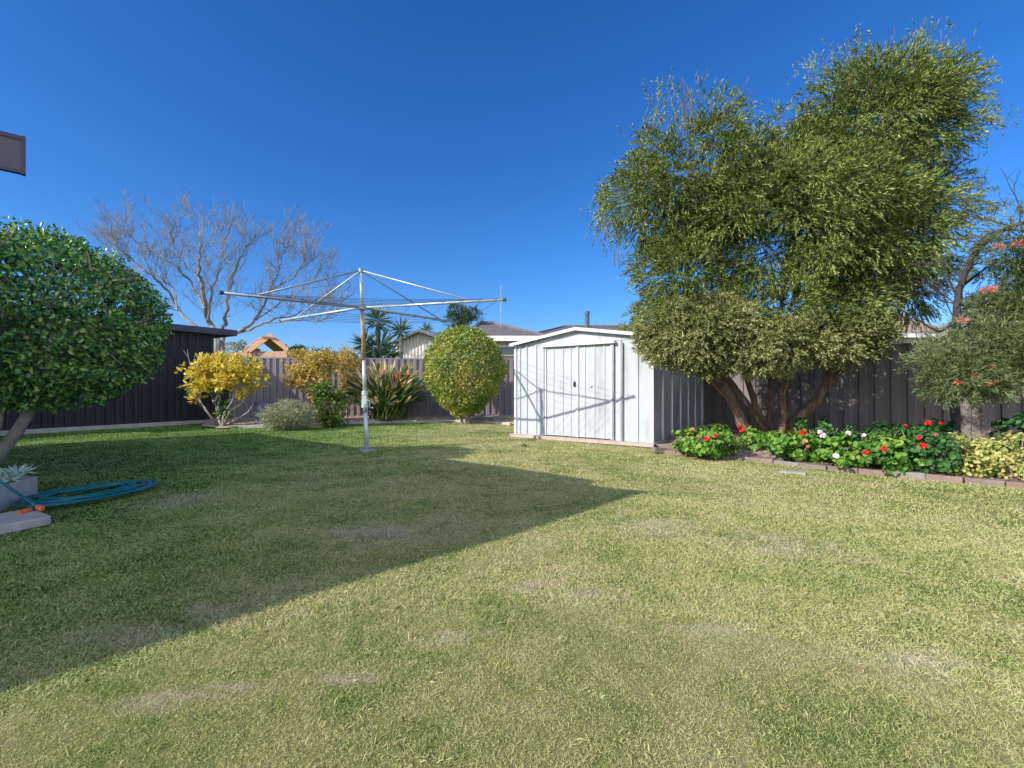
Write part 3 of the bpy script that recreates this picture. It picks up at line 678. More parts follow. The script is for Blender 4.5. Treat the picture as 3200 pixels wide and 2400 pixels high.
# antenna
an_ = thing('antenna_mast', 'thin antenna mast standing above the dark tiled roof', 'antenna', P(1566, 1212, 20.5) * [1, 1, 0])
a_ = P(1566, 1030, 21); b_ = P(1566, 893, 21)
mb = MB(); mb.tube([a_, b_], .018, 6); mb.build('mast', M['galv_dark'], an_)
mb = MB()
for dy, ln in ((906, .35), (914, .3), (980, .06)):
    q = P(1566, dy, 21); mb = MB(); mb.tube([q - [ln / 2 * .3, ln, 0], q + [ln / 2 * .3, ln, 0]], .008, 5); mb.build('aerial_bar', M['galv_dark'], an_)
# timber cubby roof
Yc = 17.0; cu = thing('cubby_house', 'orange timber cubby house with steep gable roof beyond the back fence', 'cubby house', P(830, 1212, Yc) * [1, 1, 0])
la, ap, ra = P(782, 1092, Yc), P(845, 1046, Yc), P(903, 1092, Yc)
bk_ = np.array([-1.3, 1.6, 0])
for a, b2 in ((la, ap), (ap, ra)):
    mb = MB(); nn = 7
    for i in range(nn):
        p0 = a + (b2 - a) * (i / nn); p1 = a + (b2 - a) * ((i + .93) / nn)
        mb.prism([p0, p1, p1 + [0, 0, .05], p0 + [0, 0, .05]], bk_)
    mb.build('roof', M['timber'], cu)
    mb = MB(); mb.prism([a - [0, .06, .14], b2 - [0, .06, .14], b2 + [0, -.06, .06], a + [0, -.06, .06]], [0, .04, 0]); mb.build('barge_board', M['timber'], cu)
for dx in (la, ra):
    for o_ in (0, 1):
        mb = MB(); q = dx + bk_ * o_ * .95; s = .12 if dx is la else -.12
        mb.box((q[0] + s, q[1] + .05, q[2] / 2), (.09, .09, q[2])); mb.build('post', M['timber'], cu)
mb = MB()
for i in range(3): c = P(845, 1101 + i * 9, Yc); mb.box((c[0] + .05, Yc + .1, c[2]), (1.25, .03, .09))
mb.build('side_board', M['timber'], cu)
mb = MB()
p0, p1 = P(745, 1120, Yc), P(785, 1092, Yc)
mb.prism([p0, p1, p1 + [0, 0, .1], p0 + [0, 0, .1]], [-.3, 1.2, 0]); c = P(765, 1112, Yc); mb.box(c, (.55, .05, .2)); mb.build('lower_roof', M['timber'], cu)

# ------------------------------------------------------------------ vegetation
def rdir(n, zs=1.0):
    d = rng.normal(size=(n, 3)); d[:, 2] *= zs; return nrm(d)
def clump_pts(ells, ncl, rc, per, shell=.55, fill=.5):
    """clump centres in a union of ellipsoids, points round every clump; returns points and outward directions"""
    vol = np.array([e[3] * e[4] * e[5] for e in ells]) ** .75; pr = vol / vol.sum()
    w = rng.choice(len(ells), ncl, p=pr); E = np.array(ells)[w]
    d = rdir(ncl); rad = rng.uniform(shell ** 3, 1, ncl) ** (1 / 3)
    c = E[:, :3] + d * E[:, 3:6] * rad[:, None]
    rcs = rng.uniform(.6, 1.3, ncl) * rc
    dd = rdir(ncl * per); rr = rng.uniform(fill ** 3, 1, ncl * per) ** (1 / 3)
    p = np.repeat(c, per, 0) + dd * (np.repeat(rcs, per) * rr)[:, None] * [1, 1, .8]
    return p, nrm(dd + np.repeat(d, per, 0) * .8)
def sprigs(mb, p, d, L, n, leafL, leafW, spread=.8, droop=.5):
    """twig with n needle leaves along it at every point"""
    k = len(p); t = np.tile(np.linspace(.1, 1, n), k)
    D = np.repeat(d, n, 0); Ls = np.repeat(rng.uniform(.6, 1.2, k) * L, n)
    q = np.repeat(p, n, 0) + D * (t * Ls)[:, None]; q[:, 2] -= droop * Ls * t * t
    ld = nrm(D + rdir(k * n) * spread - np.array([0, 0, droop * .8]) * t[:, None])
    mb.leaves(q, ld, rdir(k * n), rng.uniform(.7, 1.2, k * n) * leafL, leafW, 'diamond')
class Wood:
    """branches as tapered tubes"""
    def __init__(s): s.mb = MB()
    def limb(s, pts, r0, r1, n=7, wob=0):
        pts = np.array(pts, float)
        # resample smoothly
        t = np.linspace(0, 1, len(pts)); tt = np.linspace(0, 1, max(4, len(pts) * 4))
        q = np.stack([np.interp(tt, t, pts[:, i]) for i in range(3)], 1)
        for _ in range(2): q[1:-1] = (q[:-2] + 2 * q[1:-1] + q[2:]) / 4
        if wob: q[1:-1] += rng.normal(0, wob, q[1:-1].shape)
        s.mb.tube(q, np.linspace(r0, r1, len(q)), n); return q
    def grow(s, p, d, L, r, depth, up=.25, ang=.6, kids=3, ratio=.68, n=5, minr=.004):
        k = 4; pts = [p]; dd = np.array(d, float)
        for i in range(k):
            dd = nrm(dd + rng.normal(0, .16, 3) + [0, 0, up * .25]); pts.append(pts[-1] + dd * L / k)
        r1 = max(r * .55, minr * .7); s.mb.tube(pts, np.linspace(r, r1, k + 1), n if r > .02 else 3, cap=False)
        out = [(pts[-1], dd)]
        if depth > 0:
            for i in range(kids):
                t = rng.uniform(.3, 1); j = min(k - 1, int(t * k)); q = pts[j] + (pts[j + 1] - pts[j]) * (t * k - j)
                nd = nrm(dd + rdir(1)[0] * ang * rng.uniform(.7, 1.3) + [0, 0, up])
                out += s.grow(q, nd, L * ratio * rng.uniform(.75, 1.2), max(minr, r1 * rng.uniform(.6, .9)), depth - 1, up, ang, kids, ratio, n, minr)
            out += s.grow(pts[-1], nrm(dd + rng.normal(0, .2, 3)), L * ratio, max(minr, r1), depth - 1, up, ang, kids, ratio, n, minr)
        return out

# --- big bottlebrush tree
TY = 8.1
def E(px, py, rx, ry, Yc, ryd):   # ellipsoid from photo pixels
    c = P(px, py, Yc); return [c[0], c[1], c[2], rx / F * Yc, ryd, ry / F * Yc]
tree = thing('bottlebrush_tree', 'big dense olive green tree with many leaning trunks beside the white shed', 'tree', P(2420, 1212, TY) * [1, 1, 0])
wd = Wood()
def L3(lst): return [P(a, b, c) for a, b, c in lst]
b0 = P(2435, 1212, TY); b0[2] = 0
stems = [([(2400, 1400, 8.1), (2320, 1330, 8.1), (2285, 1245, 8.1), (2235, 1160, 8.1), (2160, 1020, 8.1), (2140, 800, 8.3), (2150, 500, 8.4)], .105, .02),
         ([(2410, 1400, 8.3), (2385, 1330, 8.3), (2350, 1240, 8.4), (2325, 1150, 8.5), (2300, 950, 8.6), (2330, 650, 8.7)], .08, .02),
         ([(2425, 1400, 8.4), (2405, 1330, 8.4), (2408, 1240, 8.4), (2415, 1140, 8.5), (2450, 900, 8.6), (2520, 600, 8.7)], .075, .02),
         ([(2440, 1400, 7.9), (2440, 1345, 7.9), (2452, 1295, 7.9), (2440, 1210, 7.9), (2432, 1140, 8.0), (2480, 900, 8.1), (2600, 600, 8.2)], .07, .02),
         ([(2450, 1400, 8.0), (2465, 1330, 8.0), (2525, 1285, 7.95), (2580, 1205, 7.9), (2620, 1110, 7.9), (2680, 900, 8.0), (2750, 550, 8.1), (2780, 250, 8.2)], .105, .02),
         ([(2452, 1300, 7.9), (2448, 1230, 7.85), (2475, 1160, 7.8), (2500, 1080, 7.8)], .035, .015),
         ([(2340, 1350, 8.0), (2290, 1270, 7.9), (2230, 1200, 7.8), (2160, 1150, 7.7), (2110, 1080, 7.7)], .028, .012),
         ([(2395, 1350, 8.2), (2330, 1260, 8.2), (2270, 1180, 8.2), (2240, 1100, 8.2)], .05, .02),
         ([(2580, 1205, 7.9), (2640, 1150, 7.9), (2760, 1060, 8.0), (2850, 900, 8.2)], .05, .015)]
ends = []
for pts, r0, r1 in stems:
    q = wd.limb(L3(pts), r0, r1, 9, .008)
    for i in range(len(q) // 2, len(q)):
        if rng.random() < .7 and q[i][2] > 2.5: wd.grow(q[i], nrm(rdir(1)[0] + [0, .4, .5]), .8, .020, 2, .2, .8, 2, .7, 4, .005)
q = b0.copy(); wd.mb.tube([q - [0, 0, .05], q + [0, 0, .12], q + [0, 0, .3]], [.3, .24, .12], 12)
ells = [E(2160, 575, 175, 215, 8.3, 1.1), E(2010, 610, 85, 90, 8.2, .5), E(2330, 590, 100, 130, 8.4, .9), E(2690, 420, 190, 175, 8.4, 1.3), E(2530, 500, 115, 130, 8.3, .9), E(2830, 430, 100, 190, 8.4, .9),
        E(2480, 700, 330, 215, 7.9, 1.3), E(2150, 890, 140, 180, 7.8, .8), E(2710, 730, 195, 210, 8.0, 1.1), E(2850, 820, 70, 170, 8.2, .6), E(2560, 930, 240, 40, 7.5, .4), E(2140, 985, 115, 70, 7.6, .5),
        E(2380, 975, 180, 50, 7.5, .4), E(2640, 985, 110, 50, 7.6, .4), E(2300, 1085, 190, 40, 7.7, .4), E(2540, 1070, 160, 40, 7.6, .4), E(2900, 610, 60, 70, 8.3, .5), E(2780, 270, 130, 60, 8.4, .6)]
p, d = clump_pts(ells, 540, .31, 60, .45, .8)
mb = MB(); sprigs(mb, p, d, .22, 16, .066, .0145, .55, .40)
# drooping tassels at the left and the upright wisps on top
tops = [(1945, 530), (2040, 285), (2075, 270), (2120, 290), (2180, 268), (2230, 300), (2290, 330), (2440, 340), (2530, 200), (2590, 155), (2680, 115), (2720, 150), (2790, 160), (2860, 120), (2880, 90), (2940, 85), (2990, 150), (3040, 210), (3090, 310), (3060, 560), (3030, 640), (1890, 640), (1930, 700), (2250, 520), (2370, 400), (2640, 180), (2910, 150), (3000, 230), (1880, 600), (3010, 400)]
pp_, dd_ = [], []
for a, b_ in tops:
    c = P(a, b_, 8.3 + rng.normal(0, .3))
    for w_ in range(2):
        lo = c + np.array([rng.normal(0, .15), rng.normal(0, .15), -.75]); wd.limb([lo, lo * .5 + c * .5 + rng.normal(0, .04, 3), c + [rng.normal(0, .1), 0, -.05]], .008, .003, 4)
    for j in range(26):
        t = rng.random(); pp_.append(c + np.array([rng.normal(0, .05 + .16 * t), rng.normal(0, .05 + .16 * t), -t * .75])); dd_.append([rng.normal(0, .5), rng.normal(0, .5), 1])
sprigs(mb, np.array(pp_), nrm(np.array(dd_)), .22, 12, .062, .012, .6, -.1)
mb.build('crown', M['lf_mela'], tree); wd.mb.build('trunk', M['bark'], tree, smooth=True)
# pale band at the foot of the crown
ells2 = [E(2130, 1040, 120, 85, 7.4, .45), E(2300, 1075, 170, 75, 7.3, .4), E(2520, 1065, 190, 62, 7.25, .38), E(2670, 1030, 95, 45, 7.3, .35), E(2110, 1090, 85, 50, 7.5, .4), E(2420, 1085, 190, 50, 7.2, .35), E(2240, 1010, 120, 70, 7.4, .4)]
p, d = clump_pts(ells2, 300, .18, 44, .3, .6)
mb = MB(); sprigs(mb, p, d, .12, 11, .06, .019, .9, .15); lc = mb.build('lower_crown', M['lf_mela_pale'], tree); lc['label'] = 'paler grey green lowest foliage'

# --- red flowering tree at the right edge
gt = thing('red_flowering_tree', 'grey green tree with coral flowers and bent dark trunk at right edge', 'tree', [5.9, 6.2, 0])
wd = Wood()
q = wd.limb(L3([(2985, 1400, 6.3), (2985, 1200, 6.3), (2990, 1000, 6.2), (2998, 900, 6.2), (3030, 820, 6.1), (3065, 765, 6.1), (3130, 715, 6.0), (3230, 690, 5.9)]), .055, .02, 8, .006)
wd.limb(L3([(3040, 810, 6.1), (3045, 770, 6.1), (3090, 725, 6.1), (3170, 715, 6.1), (3250, 740, 6.0)]), .02, .008, 6)
wd.limb(L3([(2990, 1000, 6.2), (2940, 1040, 6.1), (2900, 1020, 6.1), (2850, 985, 6.1), (2800, 960, 6.1)]), .02, .006, 6)
wd.limb(L3([(2990, 1120, 6.2), (2930, 1130, 6.0), (2880, 1090, 6.0)]), .018, .006, 6)
wd.limb(L3([(2988, 1080, 6.2), (3060, 1040, 6.1), (3150, 960, 6.0), (3230, 900, 6.0)]), .03, .012, 6)
wd.limb(L3([(2995, 940, 6.2), (2960, 860, 6.2), (2930, 800, 6.2)]), .014, .004, 5)
wd.limb(L3([(2998, 900, 6.2), (3090, 830, 6.2), (3180, 780, 6.1)]), .02, .008, 5)
for i in range(18):
    s = q[rng.integers(8, len(q))]; wd.grow(s, nrm(rdir(1)[0] + [-.2, 0, .2]), .35, .010, 2, .1, .8, 2, .7, 4, .003)
wd.mb.build('trunk', M['bark_dark'], gt, smooth=True)
ells = [E(3150, 800, 90, 60, 6.0, .4), E(3200, 880, 110, 60, 5.9, .5), E(3170, 960, 90, 60, 5.9, .4), E(3080, 1060, 110, 50, 5.9, .5), E(3220, 1030, 110, 80, 5.8, .5), E(2960, 1160, 85, 55, 5.7, .35), E(3080, 1130, 120, 50, 5.7, .4), E(3230, 1140, 90, 60, 5.6, .4), E(3220, 720, 60, 40, 5.9, .3), E(2980, 1200, 60, 40, 5.6, .25), E(2930, 1090, 50, 30, 5.9, .2), E(3030, 1110, 120, 60, 6.8, .4), E(3160, 1080, 130, 90, 6.8, .5), E(3280, 1000, 120, 120, 6.5, .5), E(3100, 1000, 80, 60, 6.1, .35), E(3170, 700, 50, 35, 6.0, .3), E(3060, 1180, 110, 45, 5.7, .35)]  # the deeper clumps behind are added to keep sun off the fence
p, d = clump_pts(ells, 310, .14, 32, .3, .4)
mb = MB(); sprigs(mb, p, d, .12, 11, .06, .0095, .8, .1); mb.build('crown', M['lf_grev'], gt)
for (a, b_) in [(3120, 770), (3080, 905), (3100, 903), (3095, 1145), (3050, 1175), (3105, 1190), (2995, 1195), (3180, 760), (3010, 1000), (3080, 1200)]:
    c = P(a, b_, 5.45); mb = MB(); n = 70; dd = rdir(n, .5)
    mb.leaves(c + dd * .012, dd, rdir(n), rng.uniform(.03, .06, n), .009, 'diamond'); mb.build('flower', M['petal_coral'], gt)

# --- clipped camellia at the left
cb = thing('clipped_bush', 'huge rounded clipped bush with glossy dark green leaves at left', 'bush', [-5.6, 5.1, 0])
cc = np.array([-5.18, 5.1, 1.72]); R = np.array([1.20, 1.15, .99])
wd = Wood()
wd.limb([[-5.75, 5.0, -.08], [-5.46, 5.0, .29], [-5.2, 5.0, .63], [-4.95, 5.0, 1.15], [-4.8, 5, 1.6]], .075, .03, 10, .006)
wd.limb([[-5.72, 4.98, .0], [-5.5, 4.9, .34], [-5.32, 4.88, .66], [-5.25, 4.8, 1.2]], .05, .03, 9)
wd.limb([[-5.72, 5.0, .0], [-5.75, 5.1, .6], [-5.6, 5.2, 1.4]], .055, .03, 9)
wd.mb.build('trunk', M['bark_grey'], cb, smooth=True)
wd = Wood()
for i in range(240):
    dd = rdir(1)[0]; dd[1] = -abs(dd[1]) if rng.random() < .7 else dd[1]
    if dd[2] < -.35 or dd[2] > .55: continue
    s = cc + dd * R * rng.uniform(.72, .93); wd.grow(s, nrm(rdir(1)[0] + dd * .3), .22, .009, 1, .05, .8, 2, .7, 4, .003)
for i in range(40):
    dd = rdir(1)[0]; wd.limb([cc + [-.2, 0, -.7], cc + dd * R * .45, cc + dd * R * .88], .02, .006, 5)
wd.mb.build('twigs', M['twig'], cb, smooth=True)
n = 27000; dd = rdir(n)
bump = 1 + .045 * np.sin(dd[:, 0] * 9 + 1) * np.sin(dd[:, 2] * 8) + .03 * np.sin(dd[:, 1] * 17 + dd[:, 2] * 13)
# flat-ish cut on the underside rising to the right
rad = rng.uniform(.80 ** 3, 1.0, n) ** (1 / 3) * bump
hole = (np.sin(dd[:, 0] * 14 + 2 * dd[:, 2]) * np.sin(dd[:, 2] * 15 + 3 * dd[:, 1]) > .5) & (rad > .82); rad[hole] -= .13
p = cc + dd * R * rad[:, None]
keep = p[:, 2] > .76 + .95 * np.maximum(0, p[:, 0] + 4.5); p, dd = p[keep], dd[keep]; n = len(p)
ld = nrm(dd * .5 + rdir(n) * .9 + [0, 0, .15])
mb = MB(); mb.leaves(p, ld, nrm(dd + rdir(n) * .7), rng.uniform(.038, .07, n), rng.uniform(.024, .036, n), 'oval', .18, .1)
mb.build('crown', M['lf_camellia'], cb)

# --- shrubs of the back bed
def leafy(mb, p, d, L, Wd, shape='oval'):
    n = len(p); mb.leaves(p, nrm(d * .6 + rdir(n) * .8), nrm(d + rdir(n) * .8), rng.uniform(.7, 1.25, n) * L, rng.uniform(.8, 1.2, n) * Wd, shape)
Y1 = 11.9; fs = thing('yellow_shrub', 'vase shaped shrub with yellow leaves and bare pale stems by dark fence', 'shrub', G(695, 1335))
wd = Wood(); b1 = G(695, 1335)
tipsl = []
for pts in [[(690, 1335), (650, 1290), (625, 1255), (618, 1200), (600, 1150)], [(692, 1335), (670, 1250), (640, 1210), (620, 1170)], [(695, 1335), (700, 1290), (730, 1250), (735, 1190), (730, 1150)], [(697, 1335), (715, 1285), (760, 1260), (785, 1230), (810, 1180)],
            [(693, 1335), (680, 1270), (695, 1210), (700, 1150)], [(698, 1330), (740, 1310), (775, 1290), (790, 1265)], [(735, 1190), (760, 1160), (775, 1130)], [(672, 1255), (690, 1215), (710, 1160)], [(650, 1290), (630, 1270), (615, 1250)], [(760, 1260), (775, 1210), (770, 1160)], [(730, 1250), (720, 1200), (712, 1140)]]:
    q = wd.limb([P(a, b_, Y1 + rng.normal(0, .12)) for a, b_ in pts], .030, .012, 6, .006); tipsl.append(q[-1])
    for i in range(2): wd.grow(q[-1], nrm(rdir(1)[0] + [0, 0, 1]), .3, .012, 1, .3, .7, 2)
wd.mb.build('stems', M['whitestem'], fs, smooth=True)
ells = [E(620, 1180, 42, 40, Y1, .4), E(650, 1150, 40, 32, Y1, .45), E(710, 1140, 55, 30, Y1, .5), E(770, 1150, 45, 32, Y1, .5), E(810, 1175, 30, 40, Y1, .35), E(640, 1220, 26, 30, Y1 - .1, .25), E(690, 1190, 50, 26, Y1 - .2, .3), E(745, 1180, 35, 26, Y1, .3), E(775, 1225, 25, 18, Y1, .2), E(625, 1245, 18, 22, Y1 - .1, .15)]
p, d = clump_pts(ells, 120, .13, 13, .2, .2); mb = MB(); leafy(mb, p, d, .15, .065); mb.build('foliage', M['lf_yellow'], fs)
p, d = clump_pts([E(690, 1205, 45, 22, Y1, .25), E(700, 1285, 22, 30, Y1 - .1, .15)], 16, .1, 16, .2); mb = MB(); leafy(mb, p, d, .10, .045); o = mb.build('lower_leaves', M['lf_green'], fs)

sb_ = thing('grey_bush', 'low rounded grey green bush at the front of the back bed', 'bush', G(900, 1342)); Yb = 11.4
p, d = clump_pts([E(900, 1300, 72, 36, Yb, .5), E(900, 1325, 55, 22, Yb, .45)], 110, .10, 26, .45, .3); mb = MB(); sprigs(mb, p, nrm(d + [0, 0, .6]), .12, 7, .055, .013, .8, .1); mb.build('foliage', M['lf_grey'], sb_)
wd = Wood()
for i in range(12): wd.grow(P(900 + rng.normal(0, 15), 1335, Yb), nrm([rng.normal(0, .5), rng.normal(0, .5), 1]), .4, .012, 1, .1)
wd.mb.build('stems', M['twig'], sb_)

os_ = thing('orange_yellow_shrub', 'tall orange and yellow leaved shrub just left of the clothesline pole', 'shrub', [-4.9, 13.0, 0]); Yo = 12.9
wd = Wood()
for a, b_ in [(940, 1130), (985, 1150), (1010, 1200), (920, 1160), (970, 1110)]:
    wd.limb([P(1000, 1330, 12.9), P((1000 * .5 + a * .5), 1260, 12.9), P(a, b_, 12.9)], .03, .01, 6, .01)
wd.mb.build('stems', M['twig'], os_)
ells = [E(945, 1135, 50, 42, Yo, .5), E(1005, 1130, 42, 36, Yo, .45), E(930, 1180, 34, 34, Yo, .4), E(985, 1190, 50, 38, Yo, .4), E(1010, 1235, 45, 30, Yo - .3, .35)]
p, d = clump_pts(ells, 150, .13, 20, .25, .3); mb = MB(); leafy(mb, p, d, .105, .045); mb.build('foliage', M['lf_orange'], os_)
ds_ = thing('dark_green_shrub', 'dark green shrub in the back bed with yellow flecks, between bush and pole', 'shrub', G(1035, 1332)); Yd = 12.3
p, d = clump_pts([E(1035, 1270, 55, 50, Yd, .5), E(1045, 1310, 40, 25, Yd, .35), E(1010, 1225, 35, 28, Yd, .3)], 100, .12, 22, .3, .3); mb = MB(); leafy(mb, p, d, .085, .042); mb.build('foliage', M['lf_green'], ds_)
wd = Wood()
for i in range(7): wd.grow(P(1040 + rng.normal(0, 10), 1330, Yd), nrm([rng.normal(0, .4), rng.normal(0, .4), 1]), .6, .016, 1, .1)
wd.mb.build('stems', M['twig'], ds_)
o2 = thing('orange_shrub', 'orange flecked shrub with bare upright twigs directly behind the clothesline pole', 'shrub', [-4.5, 14.1, 0]); Yo = 13.9
p, d = clump_pts([E(1080, 1130, 42, 38, Yo, .4), E(1110, 1180, 28, 55, Yo, .4), E(1085, 1200, 20, 30, Yo, .3)], 80, .13, 20, .25, .3); mb = MB(); leafy(mb, p, d, .10, .04); mb.build('foliage', M['lf_orange'], o2)
wd = Wood()
for i in range(14):
    wd.grow(P(1080 + rng.normal(0, 22), 1130, Yo), nrm([rng.normal(0, .3), rng.normal(0, .3), 1]), .42, .010, 1, .3, .5, 2, .6, 4, .003)
wd.limb([P(1085, 1320, Yo), P(1085, 1220, Yo), P(1080, 1120, Yo)], .03, .015, 6)
wd.mb.build('stems', M['twig'], o2)

# bird of paradise clump
Ys = 13.7; bs = thing('bird_of_paradise', 'clump of strap leaves with dry tips and orange flowers behind the pole', 'plant', [P(1205, 1212, Ys)[0], Ys, 0])
def strap_clump(mbs, mbl, mbd, cx, Yc, n, hmin, hmax, spread, drychance):
    for i in range(n):
        az = rng.uniform(0, 2 * math.pi); ln = rng.uniform(.05, spread) ; h = rng.uniform(hmin, hmax)
        root = np.array([cx + rng.normal(0, .16), Yc + rng.normal(0, .14), .1])
        out = np.array([math.cos(az), math.sin(az), 0])
        p1 = root + np.array([0, 0, h * .45]) + out * ln * .3; p2 = root + [0, 0, h * .82] + out * ln * .75
        d = nrm(p2 - p1 + out * ln * .15); tgt = mbd if rng.random() < drychance * (1.6 if h > (hmin + hmax) / 2 else .4) else mbl
        mbs.tube([root, p1, p2], [.014, .011, .008], 4, cap=False)
        LL = rng.uniform(.38, .55); nr = nrm(np.array([rng.normal(), rng.normal(), .2]))
        tgt.leaves([p2 - d * .1], [d], [nr], LL, rng.uniform(.07, .12), 'oval', .25, rng.uniform(-.05, .25))
mbs, mbl, mbd = MB(), MB(), MB()
cx = P(1205, 1212, Ys)[0]
strap_clump(mbs, mbl, mbd, cx, Ys, 420, .5, 1.68, 1.2, .48)
mbs.build('leaf_stalks', M['lf_strel'], bs); mbl.build('leaves', M['lf_strel'], bs); mbd.build('dry_leaves', M['lf_strel_dry'], bs)
for a, b_ in [(1243, 1178), (1272, 1172), (1236, 1190), (1190, 1160), (1255, 1205)]:
    c = P(a, b_, Ys - .65); mb = MB(); dd = nrm(rdir(9) + [.3, 0, .8]); mb.leaves(np.repeat([c], 9, 0), dd, rdir(9), .13, .03, 'diamond'); mb.build('flower', M['petal_orange'] if a != 1236 else M['petal_red'], bs)

# round clipped bush
Yr = 13.2; rb_ = thing('round_bush', 'tall egg shaped clipped bush, lime green and yellow, at the back', 'bush', [P(1452, 1212, Yr)[0], Yr, 0])
cR = P(1452, 1160, Yr); RR = np.array([1.13, 1.1, 1.25]); n = 15000; dd = rdir(n)
rad = rng.uniform(.82 ** 3, 1, n) ** (1 / 3) * (1 + .04 * np.sin(dd[:, 0] * 8) * np.sin(dd[:, 2] * 9 + 1) + .03 * np.sin(dd[:, 1] * 15))
tp = 1 - .22 * np.clip(-dd[:, 2], 0, 1)
p = cR + dd * RR * rad[:, None] * np.stack([tp, tp, np.ones(n)], 1); k = p[:, 2] > .16; p, dd = p[k], dd[k]
mb = MB(); leafy(mb, p, dd, .085, .042); mb.build('foliage', M['lf_round'], rb_)
wd = Wood()
for i in range(8): a = rng.uniform(0, 6.28); wd.limb([[cR[0] + .08 * math.cos(a), Yr + .08 * math.sin(a), 0], [cR[0] + .25 * math.cos(a), Yr + .25 * math.sin(a), .5], [cR[0] + .8 * math.cos(a), Yr + .8 * math.sin(a), 1.4]], .03, .01, 6)
wd.mb.build('stems', M['bark_grey'], rb_)
# tub half hidden
tb = G(824, 1318, .1); mb = MB(); th = np.linspace(0, 2 * math.pi, 20, endpoint=False)
mb.tube([tb, tb + [0, 0, .5], tb + [0, 0, .53], tb + [0, 0, .54]], [.19, .23, .25, .22], 20); tag(mb.build('plastic_tub', M['blue_tub'], smooth=False), 'blue grey tub in the shade between the yellow shrub and the low bush', 'tub')

# yuccas beyond the back fence
def yucca(px, heads, Yy, label, dry=True):
    root = thing('yucca', label, 'yucca', P(px, 1212, Yy) * [1, 1, 0], 'yuccas beyond the back fence')
    wd = Wood(); mb = MB()
    for (a, b_, s) in heads:
        c = P(a, b_, Yy); wd.limb([[P(px, 0, Yy)[0], Yy, 0], [(P(px, 0, Yy)[0] + c[0]) / 2, Yy, c[2] * .55], c], .11, .06, 7)
        n = 75; dd = nrm(rdir(n) + [0, 0, .35]); mb.leaves(np.repeat([c], n, 0), dd, rdir(n), rng.uniform(.75, 1.1, n) * s, .055, 'diamond')
        n = 30; dd = nrm(rdir(n, .6) + [0, 0, -.6]); mb.leaves(np.repeat([c - [0, 0, .15]], n, 0), dd, rdir(n), rng.uniform(.5, .9, n) * s, .05, 'diamond')
    wd.mb.build('trunk', M['bark_bare'], root); mb.build('leaves', M['lf_yucca'], root)
yucca(1180, [(1180, 1000, .75), (1190, 1080, .8), (1140, 1075, .7), (1165, 1115, .7), (1215, 1110, .6)], 17, 'tallest yucca with several spiky heads right beside the clothesline pole')
yucca(1255, [(1253, 1030, .62)], 18, 'single headed yucca between the tall yucca and the cream garage')
yucca(1332, [(1332, 1030, .55)], 26, 'small yucca head peeping over the peak of the cream garage roof')

# bare tree
bt = thing('bare_tree', 'large leafless tree with fine twigs against the sky behind dark shed', 'tree', P(690, 1212, 17) * [1, 1, 0])
wd = Wood(); Yt = 17
limbs = [([(690, 1200), (685, 1060), (655, 1010), (640, 960), (625, 860), (622, 780), (628, 690), (615, 620)], .15, .02),
         ([(640, 965), (600, 880), (560, 820), (490, 750), (430, 700), (395, 640)], .06, .012),
         ([(690, 1080), (620, 1030), (555, 970), (510, 880), (450, 820), (410, 770), (370, 720), (350, 680)], .08, .01),
         ([(690, 1150), (700, 1030), (705, 960), (720, 880), (740, 800), (770, 720), (780, 680)], .10, .012),
         ([(700, 1050), (760, 1035), (810, 985), (840, 910), (870, 830), (880, 760), (900, 690)], .08, .012),
         ([(740, 1040), (830, 1010), (900, 985), (980, 960), (1050, 900)], .06, .01),
         ([(830, 1010), (920, 1000), (1000, 1005), (1040, 985)], .03, .008),
         ([(650, 1000), (660, 900), (690, 820), (700, 740), (690, 650)], .05, .01),
         ([(555, 970), (540, 900), (500, 850), (430, 800), (370, 730), (330, 670)], .045, .008),
         ([(840, 910), (920, 850), (950, 780), (960, 700)], .04, .008), ([(625, 870), (560, 760), (540, 690), (530, 640)], .04, .008), ([(800, 1000), (900, 930), (970, 890), (1000, 820)], .04, .008)]
for pts, r0, r1 in limbs:
    pts = [(a, b_ if b_ > 900 else 900 - (900 - b_) * .7) for a, b_ in pts]
    q = wd.limb([P(a, b_, Yt + rng.normal(0, .5)) for a, b_ in pts], r0 * .8, r1 * .7, 6, .03)
    k0 = len(q) // 4
    for i in range(k0, len(q)):
        t0 = nrm(q[min(i + 1, len(q) - 1)] - q[i - 1])
        for _ in range(2):
            if rng.random() < .62:
                wd.grow(q[i], nrm(t0 * .9 + rdir(1)[0] * .8 + [0, 0, .25]), .58, .010, 3, .30, .5, 2, .70, 4, .0038)
wd.mb.build('branches', M['bark_bare'], bt)
# sparse dark tree behind the round bush
ct = thing('sparse_evergreen', 'sparse dark green evergreen sticking up behind the lime round bush', 'tree', P(1440, 1212, 22) * [1, 1, 0])
mb = MB(); ell = [E(1425, 968, 22, 10, 22, .4), E(1440, 985, 34, 12, 22, .5), E(1480, 980, 24, 9, 22, .4), E(1425, 1010, 32, 18, 22, .5), E(1490, 1018, 20, 7, 22, .3), E(1455, 1035, 40, 15, 22, .5)]
p, d = clump_pts(ell, 60, .16, 22, .2, .2); sprigs(mb, p, d, .2, 7, .10, .03, .8, .1); mb.build('crown', M['lf_far'], ct)
wd = Wood(); wd.limb([P(1440, 1200, 22), P(1440, 1050, 22), P(1432, 970, 22)], .1, .03, 6); wd.limb([P(1440, 1020, 22), P(1470, 995, 22), P(1495, 978, 22)], .03, .01, 5); wd.mb.build('trunk', M['bark_dark'], ct)
